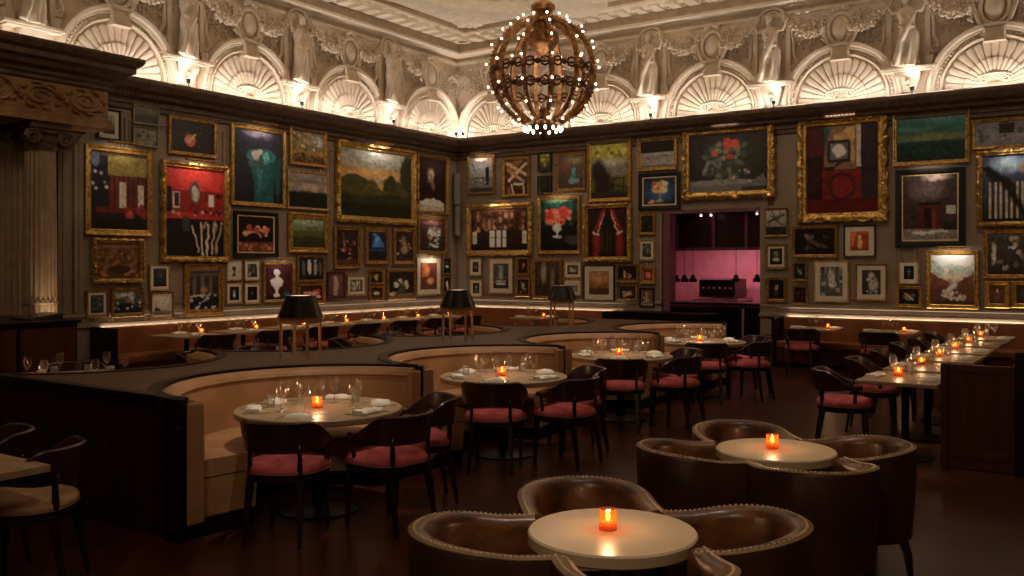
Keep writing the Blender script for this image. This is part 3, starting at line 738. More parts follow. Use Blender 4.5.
# the tables right of the kitchen opening
for x, y, nm in ((8.50, -1.12, 'the wall table beside the kitchen opening'), (9.72, -1.25, 'the wall table under the matted photographs')):
    dup(rect, (x, y, 0), pi/2, 'rectangular pale table on the right banquette: '+nm, 'tables at the back walls')
    for dx, dy in ((-.12, .05), (-.04, .12), (.02, -.02), (.08, .1)): item('wg', x+dx, y+dy, .75, 0, 'clear wine glass on '+nm, 'wine glasses on '+nm)
    candle(x+.22, y-.1, .75, 'on '+nm, 1.0)
    item('np', x+.3, y+.05, .75, 0, 'white napkin by the candle on '+nm, 'napkins on '+nm); item('np', x-.28, y-.1, .75, 0, 'white napkin at the left end of '+nm, 'napkins on '+nm)
    chair(x-.02, y-.74, pi/2+.1, 'dark chair with pink seat drawn up to '+nm, 'chairs right of the kitchen opening')
# the long row
RW = [-7.62, -6.48, -5.36, -4.22, -3.08, -1.85]
RN = ['the nearest table of the right row', 'the second table of the right row', 'the third table of the right row', 'the fourth table of the right row', 'the fifth table of the right row', 'the last table of the right row']
rect2 = make_rect_table(.70, .92, '')
for k, y in enumerate(RW):
    lab = 'rectangular pale wood table with glasses and candle, '+['nearest of the right-hand row', 'second of the right-hand row', 'third of the right-hand row', 'fourth of the right-hand row', 'fifth of the right-hand row', 'farthest of the right-hand row'][k]
    if k == 0: rect2.location = (11.15, y, 0); rect2['label'] = lab; rect2['group'] = 'tables of the long right-hand row'
    else: dup(rect2, (11.15, y, 0), 0, lab, 'tables of the long right-hand row')
    for dx, dy in ((-.08, -.12), (-.12, .06), (.0, .2), (.12, .0)): item('wg', 11.15+dx, y+dy, .75, 0, 'clear wine glass on '+RN[k], 'wine glasses on '+RN[k])
    item('tb', 11.15-.02, y+.3, .75, 0, 'short tumbler on '+RN[k], 'tumblers on the right-hand row')
    item('np', 11.15-.25, y-.1, .75, pi/2-.2, 'folded white napkin on the aisle side of '+RN[k], 'napkins on the right-hand row')
    item('fn', 11.15+.24, y-.1, .75, .3, 'white napkin on the bench side of '+RN[k], 'napkins on the right-hand row')
    item('kn', 11.15+.22, y-.26, .75, 0, 'knife on '+RN[k], 'knives on the right-hand row'); item('fk', 11.15+.22, y+.08, .75, 0, 'fork on '+RN[k], 'forks on the right-hand row')
    candle(11.07, y+.12 if k else y+.10, .75, 'on '+RN[k], 1.3)
    chair(10.60, y+(.1 if k else -.02), .12 if k else .3, 'dark pink-seated chair on the aisle side of '+RN[k], 'pink-seated chairs along the right-hand row')
t = thing('bench', 'leather bench with dark wooden end panel behind the long right-hand row of tables', 'bench', (0, 0, 0))
xp1 = onB(1016, 366, 7.85)[0]
MB().box(11.62, xp1, -7.8, -.7, .34, .50).build('seat_cushion', 'banquette_leather', t, bev=.03); MB().box(11.66, xp1, -7.8, -.7, 0, .34).build('base', 'dark_panel', t)
MB().box(xp1, xp1+.12, -7.8, -.7, 0, .95).build('backrest', 'banquette_leather', t, bev=.02)
p_ = MB().box(11.52, xp1+.02, -7.88, -7.82, .0, .925).build('end_panel', 'dark_panel', t, bev=.006)
MB().box(11.50, 11.56, -7.91, -7.83, 0, .93).box(11.56, xp1-.04, -7.90, -7.87, .86, .925).box(11.56, xp1-.04, -7.90, -7.87, .1, .16).build('panel_moulding', 'dark_panel', p_, bev=.004)
MB().box(xp1, xp1+.1, -7.95, -7.83, 0, 1.06).build('corner_post', 'ebony', t, bev=.006)

# lounge tables and barrel chairs
lt = thing('lounge_table', 'round cream lounge table with a candle, nearest the camera', 'table', (11.12, -13.46, 0), 0, 'round cream lounge tables')
MB().lathe([(.345, .645), (.352, .652), (.352, .692), (.345, .70)], 72).build('table_top', 'lounge_table', lt, smooth=True, auto=30)
MB().lathe([(.04, .03), (.035, .06), (.035, .63), (.1, .645)], 20).build('column', 'steel', lt, smooth=True, auto=40)
MB().lathe([(.24, 0), (.24, .012), (.2, .02), (.04, .04)], 40).build('base', 'iron', lt, smooth=True, auto=40)
tA = (11.12, -13.46); tB = (11.14, -11.40)
dup(lt, (tB[0], tB[1], 0), 0, 'round cream lounge table with a candle, farther of the two')
candle(tA[0]-.02, tA[1]-.0, .70, 'on the nearest round cream lounge table', 1.6)
candle(tB[0]-.02, tB[1], .70, 'on the farther round cream lounge table', 1.6)
def make_barrel():
    t = thing('barrel_chair', '', 'armchair', group='brown leather barrel chairs around the lounge tables')
    N = 56
    # plan: straight arms and a round back; s in 0..1 from arm to arm
    def plan(s, off):
        R = .262+off; L = .235; per = 2*L+pi*.262; d = s*per
        if d < L: return (L-d, -R, 0, -1)
        if d > per-L: return (d-(per-L), R, 0, 1)
        a = (d-L)/.262; return (-R*sin(a), -R*cos(a), -sin(a), -cos(a))
    def top(s): k = sin(pi*s); return .69+.04*ss(.25, 1, k)
    def wall(prof, s0=0, s1=1, inset=0):
        rings = []
        for i in range(N+1):
            s = s0+(s1-s0)*i/N; zt = top(s)
            rings.append([plan(s, o)[:2]+(zt*kz+dz,) for o, kz, dz in prof])
        return MB().loft(rings)
    o = wall([(.035, 0, .20), (.055, 0, .45), (.062, 1, -.02), (.055, 1, -.004), (.02, 1, 0), (.0, 0, .3)]).build('shell', 'lounge_shell', t, smooth=True, auto=50); fixn(o)
    o = wall([(-.045, 0, .30), (-.03, 0, .5), (-.035, 1, -.04), (-.02, 1, -.006), (.01, 1, .006), (.045, 1, .004), (.03, 0, .3)]).build('inner_upholstery', 'lounge_leather', t, smooth=True, auto=60); fixn(o)
    def se(k, z):
        out = []
        for i in range(40):
            s = i/39; x, y, _, _ = plan(s, -.055); out.append((x*k, y*k, z))
        return out
    MB().loft([se(1, .30), se(1, .40), se(.97, .43), se(.8, .445), se(.3, .45)]).build('seat_cushion', 'lounge_leather', t, smooth=True, auto=50)
    MB().loft([se(1.12, .20), se(1.12, .30)]).build('seat_base', 'lounge_shell', t)
    m = MB()
    n = 60
    for i in range(n+1):
        s = i/n; x, y, _, _ = plan(s, .036); m.ball((x, y, top(s)+.004), .0072, 6)
    m.build('nailhead_trim', 'nail_brass', t)
    o = wall([(.040, 1, .0), (.060, 1, -.004), (.060, 1, .001), (.040, 1, .0055)]).build('welt', 'piping', t); fixn(o)
    for x, y in ((.19, .25), (.19, -.25), (-.17, .19), (-.17, -.19)):
        k = 1 if x > 0 else 1.15
        MB().loft([[(x*q-s_, y*q-s_, z), (x*q+s_, y*q-s_, z), (x*q+s_, y*q+s_, z), (x*q-s_, y*q+s_, z)] for q, z, s_ in ((k*1.05, 0, .014), (k, .12, .02), (.97, .24, .028))]).build('leg', 'chair_wood', t, bev=.003)
    return t
bc = make_barrel(); first_b = True
def camoff(c, l, d): return (c[0]+l*CS-d*SN, c[1]+l*SN+d*CS)
for c, nm in ((tA, 'the nearest lounge table'), (tB, 'the farther lounge table')):
    for l, d, sd in ((-.52, -.06, 'on the left of'), (-.07, .53, 'behind'), (.51, .03, 'on the right of'), (.08, -.50, 'in front of')):
        x, y = camoff(c, l, d); rz = face(x, y, c[0], c[1]); lab = 'brown leather barrel chair with brass nailheads, '+sd+' '+nm
        if first_b: bc.location = (x, y, 0); bc.rotation_euler.z = rz; bc['label'] = lab; first_b = False
        else: dup(bc, (x, y, 0), rz, lab)

# near-left dining table and its chairs
nt_ = thing('dining_table', 'pale oak table whose corner shows at the left edge of the picture', 'table', (7.72, -14.66, 0))
MB().box(-.9, .45, -.45, .46, .71, .75).build('table_top', 'table_wood', nt_, bev=.004)
MB().lathe([(.045, .03), (.04, .08), (.04, .69), (.12, .71)], 16).build('column', 'iron', nt_, smooth=True); MB().lathe([(.28, 0), (.28, .012), (.05, .05)], 32).build('base', 'iron', nt_, smooth=True)
chair(7.74, -14.10, -pi/2-.85, 'dark chair with cream leather seat at the corner of the oak table', 'cream-seated chairs at the oak table', chairC)
chair(7.10, -14.05, -pi/2-.45, 'dark chair with only its back rail in view beyond the oak table', 'cream-seated chairs at the oak table', chairC)
chair(8.36, -14.95, pi+.1, 'chair with cream seat cut off by the bottom left corner', 'cream-seated chairs at the oak table', chairC)

# lamps on the partition
def make_lamp():
    t = thing('table_lamp', '', 'table lamp', group='black-shaded lamps on the partition')
    w = .135; h = .385
    for x in (-w, w):
        for y in (-w, w): MB().box(x-.012, x+.012, y-.012, y+.012, 0, h).build('leg', 'lamp_wood', t, bev=.003)
    m = MB(); 
    for s in (-1, 1): m.box(-w, w, s*w-.012, s*w+.012, h-.05, h); m.box(s*w-.012, s*w+.012, -w, w, h-.05, h)
    m.box(-w, w, -.01, .01, h-.02, h); m.build('stand_frame', 'lamp_wood', t)
    m = MB(); P = [(.215, h-.0), (.135, h+.205), (.130, h+.205), (.209, h)]
    m.loft([[(r*cos(2*pi*k/40), r*sin(2*pi*k/40), z) for r, z in P] for k in range(40)], pathclosed=True); o = m.build('lamp_shade', 'lamp_black', t, smooth=True, auto=40); fixn(o)
    MB().lathe([(.126, h+.195), (.124, h+.2)], 32).build('diffuser', 'shade_glow', t)
    MB().lathe([(.03, h), (.03, h+.06), (.015, h+.07)], 12).build('socket', 'bronze', t)
    MB().ball((0, 0, h+.1), .03, 12).build('bulb', 'shade_glow', t, smooth=True)
    return t
lp = make_lamp(); LB = [(6.33, -10.72), (6.33, -8.25), onz(562, 326.5, .93)[:2]]
for k, (x, y) in enumerate(LB):
    lab = ['nearest and largest', 'middle', 'farthest'][k]; lab = 'black cone-shaded lamp on a wooden stand on the partition, '+lab+' of three'
    if k == 0: lp.location = (x, y, HT+.0); lp['label'] = lab; lp.rotation_euler.z = .35
    else: dup(lp, (x, y, HT), .35, lab)
    light('POINT', 'lamp_light', (x, y, HT+.40), 2.2, WARM, shadow_soft_size=.04)

# kitchen behind the opening
Y0, Y1 = .25, 2.9
struct(MB().box(OX0-1.6, OX1+1.6, Y1, Y1+.1, 0, 3.1).build('wall_kitchen_back', 'kitchen_pink'))
struct(MB().box(OX0-1.7, OX0-1.6, Y0, Y1, 0, 3.1).box(OX1+1.6, OX1+1.7, Y0, Y1, 0, 3.1).build('wall_kitchen_side', 'kitchen_pink'))
struct(MB().box(OX0-1.7, OX1+1.7, Y0, Y1+.1, 3.0, 3.1).build('ceiling_kitchen', 'kitchen_dark'))
t = thing('extractor_hood', 'dark wine-red panelled hood filling the top of the kitchen opening', 'hood', (0, 0, 0))
zh = onB(711, 250, -.8)[2]
MB().box(OX0-.9, OX1+.9, .8, 2.6, zh+.04, 3.0).build('body', 'kitchen_dark', t)
for px in (677, 714, 747): x = onB(px, 230, -.8)[0]; MB().box(x-.03, x+.03, .76, .8, zh, 3.0).build('divider', 'kitchen_frame', t)
MB().box(OX0-.9, OX1+.9, .74, .82, zh-.01, zh+.05).build('bottom_rail', 'kitchen_frame', t)
for px in (701, 711, 757):
    x = onB(px, 216, -.5)[0]; tag(MB().lathe([(.02, 0), (.018, .03)], 10).build('ceiling_spotlight', 'fixture_glow', loc=(x, .5, onB(711, 216, -.5)[2])), 'tiny pink-lit spotlight at the top of the kitchen opening, '+{701: 'left one', 711: 'centre one', 757: 'right one'}[px], 'spotlight')
t = thing('pass_counter', 'dark kitchen pass counter with a studded front edge in the opening', 'counter', (0, 0, 0))
zc = onB(711, 304, -.1)[2]
MB().box(OX0+.05, OX1, .05, .75, zc-.02, zc+.03).build('worktop', 'kitchen_dark', t); MB().box(OX0+.05, OX1, .12, .7, 0, zc-.02).build('body', 'oven_black', t)
MB().box(OX0+.05, OX1, .02, .05, zc-.13, zc+.02).build('front_edge', 'oven_black', t)
for i in range(26): MB().lathe([(.017, 0), (.017, .006)], 8).build('stud', 'kitchen_frame', t, loc=(OX0+.12+i*.073, .018, zc-.035)).rotation_euler.x = pi/2
xx = onB(743, 330, .3)[0]
t = thing('queue_post', 'thin metal post standing before the black counter in the kitchen opening', 'post', (xx, -.3, 0))
MB().lathe([(.02, .02), (.02, .98), (.03, 1.0)], 12).build('pole', 'stainless', t); MB().lathe([(.12, 0), (.12, .015), (.02, .03)], 20).build('base', 'iron', t)
t = thing('kitchen_range', 'black kitchen range with steel rails glowing pink in the opening', 'oven', (0, 0, 0))
a = onB(699, 290, -1.9)[0]; b = onB(735, 290, -1.9)[0]; z0 = onB(711, 297, -1.9)[2]; z1 = onB(711, 279, -1.9)[2]
MB().box(a, b, 1.9, 2.6, z0, z1).build('body', 'oven_black', t, bev=.01); MB().box(a-.1, b+.1, 1.8, 2.7, 0, z0-.08).build('lower_cabinet', 'kitchen_dark', t)
MB().box(a, b, 1.86, 1.9, z1-.02, z1+.02).box(a-.1, b+.1, 1.8, 2.7, z0-.08, z0-.03).build('rail', 'stainless', t)
for i in range(6): MB().lathe([(.025, 0), (.022, .03)], 10).build('knob', 'kitchen_frame', t, loc=(a+.1+i*(b-a-.2)/5, 1.9, (z0+z1)/2)).rotation_euler.x = pi/2
hl = None
for i, px in enumerate((676, 684.5, 693, 736, 757)):
    p = onB(px, 282, -.55); zt = onB(px, 276, -.55)[2]
    if hl is None:
        hl = thing('heat_lamp', '', 'heat lamp', (p[0], .55, p[2]), 0, 'black heat lamps hanging over the kitchen pass')
        MB().lathe([(.08, 0), (.08, .06), (.045, .085), (.045, .13), (.012, .15)], 16).build('lamp_shade', 'oven_black', hl); MB().tube([(0, 0, .12), (0, 0, zh-p[2]+.3)], .005, 6).build('cord', 'oven_black', hl)
        MB().lathe([(.04, .002), (.04, .006)], 12).build('bulb', 'fixture_glow', hl); hl['label'] = 'black heat lamp hanging in the kitchen opening, leftmost of five'
    else: dup(hl, (p[0], .55, p[2]), 0, 'black heat lamp hanging in the kitchen opening, '+['second from left', 'third from left', 'fourth from left', 'rightmost of five'][i-1])
for x, p in ((OX0+.2, 14), (OX0+1.4, 16)): light('AREA', 'kitchen_light', (x, 1.7, zh-.02), p, (1, .34, .42), d=(0, .5, -1), shape='RECTANGLE', size=1.0, size_y=.4)
light('AREA', 'kitchen_light', (OX0+1, .45, 2.9), 2, (1, .3, .42), d=(0, -.25, -1), shape='RECTANGLE', size=1.6, size_y=.2)
# ------------------------------------------------------------------ the framed pictures
GAIN = 2.6
def paint(ops, nx, ny, seed):
    rg = np.random.RandomState(seed)
    X, Y = np.meshgrid(np.linspace(0, 1, nx), np.linspace(0, 1, ny)); C = np.zeros((ny, nx, 3))
    def L(h): return np.array(lin(h, False))
    def vn(sc_):
        g = rg.rand(int(sc_*ny/nx)+3, int(sc_)+3); u = np.clip(X, 0, 1)*(g.shape[1]-1.001); v = np.clip(Y, 0, 1)*(g.shape[0]-1.001)
        i = u.astype(int); j = v.astype(int); a = u-i; b = v-j
        return g[j, i]*(1-a)*(1-b)+g[j, i+1]*a*(1-b)+g[j+1, i]*(1-a)*b+g[j+1, i+1]*a*b
    def mixm(m, c):
        nonlocal C
        m = np.clip(m, 0, 1)[..., None]; C = C*(1-m)+L(c)*m
    wx, wy = (vn(9)-.5)*.045+(vn(24)-.5)*.025, (vn(9)-.5)*.045+(vn(24)-.5)*.025; X0, Y0 = X, Y
    for op in ops.split(';'):
        p = op.split(); k = p[0]; a = p[1:]
        f = [float(q) if not (len(q) == 6 and '.' not in q) else q for q in a]
        X, Y = (X0+wx, Y0+wy) if k in 'eth' or (k == 'l' and nx > 24) else (X0, Y0)
        if k == 'g': t = Y[..., None]; C = L(a[0])*(1-t)+L(a[1])*t
        elif k == 'r': mixm(((X >= f[0]) & (X <= f[2]) & (Y >= f[1]) & (Y <= f[3])).astype(float), a[4])
        elif k == 'e':
            d = np.sqrt(((X-f[0])/f[2])**2+((Y-f[1])/f[3])**2); mixm((1-d)/(f[5] if len(f) > 5 else .15), a[4])
        elif k == 'o': d = np.sqrt(((X-f[0])/f[2])**2+((Y-f[1])/f[3])**2); mixm(1-np.abs(d-1)/.14, a[4])
        elif k == 'n': q = vn(f[1])*.6+vn(f[1]*2.3)*.4; C = C*(1+f[0]*(q-.5)*2)[..., None]
        elif k == 's':
            for i in range(int(f[0])):
                cx, cy = f[1]+rg.rand()*(f[3]-f[1]), f[2]+rg.rand()*(f[4]-f[2]); r = f[5]*(.6+.8*rg.rand()); c = a[6+rg.randint(len(a)-6)]
                d = np.sqrt(((X-cx)/r)**2+((Y-cy)/(r*nx/ny))**2); mixm((1-d)/.5, c)
        elif k == 'l':
            x0, y0, x1, y1, w = f[:5]; dx, dy = x1-x0, y1-y0; t = np.clip(((X-x0)*dx+(Y-y0)*dy)/(dx*dx+dy*dy+1e-9), 0, 1)
            mixm(1.4-np.hypot(X-x0-t*dx, Y-y0-t*dy)/w, a[5])
        elif k == 'v': mixm(((np.floor((X-f[1])/(f[3]-f[1])*f[0]*2) % 2 == 0) & (X >= f[1]) & (X <= f[3]) & (Y >= f[2]) & (Y <= f[4])).astype(float)*.8, a[5])
        elif k == 't':
            (x0, y0, x1, y1, x2, y2) = f[:6]
            s1 = (X-x0)*(y1-y0)-(Y-y0)*(x1-x0); s2 = (X-x1)*(y2-y1)-(Y-y1)*(x2-x1); s3 = (X-x2)*(y0-y2)-(Y-y2)*(x0-x2)
            mixm((((s1 >= 0) & (s2 >= 0) & (s3 >= 0)) | ((s1 <= 0) & (s2 <= 0) & (s3 <= 0))).astype(float), a[6])
        elif k == 'h': q = vn(5)*.7+vn(13)*.3; mixm((Y-(f[0]+f[1]*(q-.5)))*18, a[2])
    X, Y = X0, Y0; q = vn(nx*.8)*.5+vn(nx*.3)*.5; C = C*(.4+1.15*q)[..., None]; g = C.mean(axis=2, keepdims=True)
    return np.clip((C*.88+g*.12)*GAIN, 0, .85)
FR = {'gp': ('gilt', .035), 'gb': ('gilt_bright', .045), 'or': ('gilt_bright', .07), 'si': ('silver_leaf', .03), 'bk': ('black_frame', .04), 'gt': ('gilt_pale', .025), 'rd': ('red_frame', .03), 'od': ('gilt', .06)}
PC = [0]
def rectloop(m, W, H, fw, prof, n, wob=0, seed=0):
    rnd = random.Random(seed); rings = []; cs = [(-W/2, -H/2), (W/2, -H/2), (W/2, H/2), (-W/2, H/2)]
    for s in range(4):
        a = cs[s]; b = cs[(s+1) % 4]
        for i in range(n):
            t = i/n; ox, oz = a[0]+(b[0]-a[0])*t, a[1]+(b[1]-a[1])*t
            ia = (a[0]*(1-2*fw/W), a[1]*(1-2*fw/H)); ib = (b[0]*(1-2*fw/W), b[1]*(1-2*fw/H)); ix, iz = ia[0]+(ib[0]-ia[0])*t, ia[1]+(ib[1]-ia[1])*t
            k = abs(sin(pi*i*1.0/ (n/6)))*wob+(rnd.random()-.5)*wob*.5 if wob and i else (wob*.9 if wob else 0); r = []
            for q, d in prof:
                qq = q-(k if q < .3 else 0); r.append((ox+(ix-ox)*qq, -d*(1+(rnd.random()*.35 if wob and .1 < q < .7 else 0)), oz+(iz-oz)*qq))
            rings.append(r)
    m.loft(rings, pathclosed=True)
def picture(wall, x0, x1, yt, yb, st, fpx, mpx, ops, label, lit=0):
    xm = (x0+x1)/2; on = onL if wall == 'L' else onB; u0 = on(x0, 200, .03)[1 if wall == 'L' else 0]; u1 = on(x1, 200, .03)[1 if wall == 'L' else 0]
    um = (u0+u1)/2; W = abs(u1-u0); a = on(xm, yt, .03); b = on(xm, yb, .03); H = a[2]-b[2]; zc = (a[2]+b[2])/2; s = H/(yb-yt)
    if wall == 'L': loc = (.026, um, zc); rz = pi/2
    else: loc = (um, -.026, zc); rz = 0
    t = thing('framed_picture', label, 'picture', loc, rz)
    fw = fpx*s; mw = mpx*s; mt, dp = FR[st]; PC[0] += 1; m = MB()
    if st in ('or', 'od'):
        rectloop(m, W, H, fw, [(.0, 0), (-.04, dp*.5), (.12, dp), (.32, dp*1.15), (.5, dp*.75), (.68, dp*.6), (.85, dp*.75), (1, dp*.45), (1, .0)], 48, .26, PC[0])
        n = int(2*(W+H)/.16)
        for i in range(n):
            q = i/n*2*(W+H); e = fw*.35
            x, z = (q-W/2, -H/2+e) if q < W else (W/2-e, q-W-H/2) if q < W+H else (W/2-(q-W-H), H/2-e) if q < 2*W+H else (-W/2+e, H/2-(q-2*W-H))
            m.ball((x, -dp*1.1, z), fw*.24, 6, sy=.5)
    elif st in ('gb', 'gp'): rectloop(m, W, H, fw, [(0, 0), (0, dp*.8), (.12, dp), (.3, dp*.95), (.5, dp*.55), (.78, dp*.5), (.88, dp*.7), (1, dp*.6), (1, 0)], 2)
    else: rectloop(m, W, H, fw, [(0, 0), (0, dp*.9), (.15, dp), (.8, dp*.85), (1, dp*.5), (1, 0)], 2)
    fixn(m.build('frame', mt, t, smooth=st in ('or', 'od'), auto=50))
    iw, ih = W-2*fw, H-2*fw
    if mw:
        m = MB(); 
        for (p, q, r, v) in ((-iw/2, iw/2, -ih/2, -ih/2+mw), (-iw/2, iw/2, ih/2-mw, ih/2), (-iw/2, -iw/2+mw, -ih/2+mw, ih/2-mw), (iw/2-mw, iw/2, -ih/2+mw, ih/2-mw)): m.box(p, q, -.014, -.004, r, v)
        m.build('mat_board', 'mat_board' if st != 'xx' else 'mat_board', t); iw -= 2*mw; ih -= 2*mw
    px = max(10, (x1-x0-2*fpx-2*mpx)); py = max(10, (yb-yt-2*fpx-2*mpx)); nx = int(min(84, px*1.15))+3; ny = int(min(84, py*1.15))+3
    col_ = paint(ops, nx, ny, PC[0]); vs = [((i/(nx-1)-.5)*iw, -.010, (.5-j/(ny-1))*ih) for j in range(ny) for i in range(nx)]
    fs = [(j*nx+i, (j+1)*nx+i, (j+1)*nx+i+1, j*nx+i+1) for j in range(ny-1) for i in range(nx-1)]
    m = MB(); m.add(vs, fs); m.box(-iw/2, iw/2, -.009, .0, -ih/2, ih/2); o = m.build('print', 'print_surface', t)
    at = o.data.color_attributes.new('Col', 'FLOAT_COLOR', 'POINT'); buf = np.ones((len(m.v), 4), dtype=np.float32); buf[:nx*ny, :3] = col_.reshape(-1, 3); buf[nx*ny:, :3] = .02
    at.data.foreach_set('color', buf.ravel())
    if lit:
        pl = MB().tube([(-min(.3, W*.25), -.17, H/2+.05), (min(.3, W*.25), -.17, H/2+.05)], .022, 10).build('picture_light', 'gilt', t, smooth=True, auto=60)
        MB().tube([(0, -.01, H/2-.02), (0, -.08, H/2+.07), (0, -.17, H/2+.05)], .009, 6).build('arm', 'gilt', pl)
        n_ = Vector((1, 0, 0)) if wall == 'L' else Vector((0, -1, 0)); p = Vector(loc)+n_*.17+Vector((0, 0, H/2+.02))
        light('AREA', 'picture_lamp', p, lit, WARM2, d=(-n_.x*.45, -n_.y*.45, -1), along=(0, 1, 0) if wall == 'L' else (1, 0, 0), shape='RECTANGLE', size=min(.5, W*.5), size_y=.03)
G = 'n .35 18'
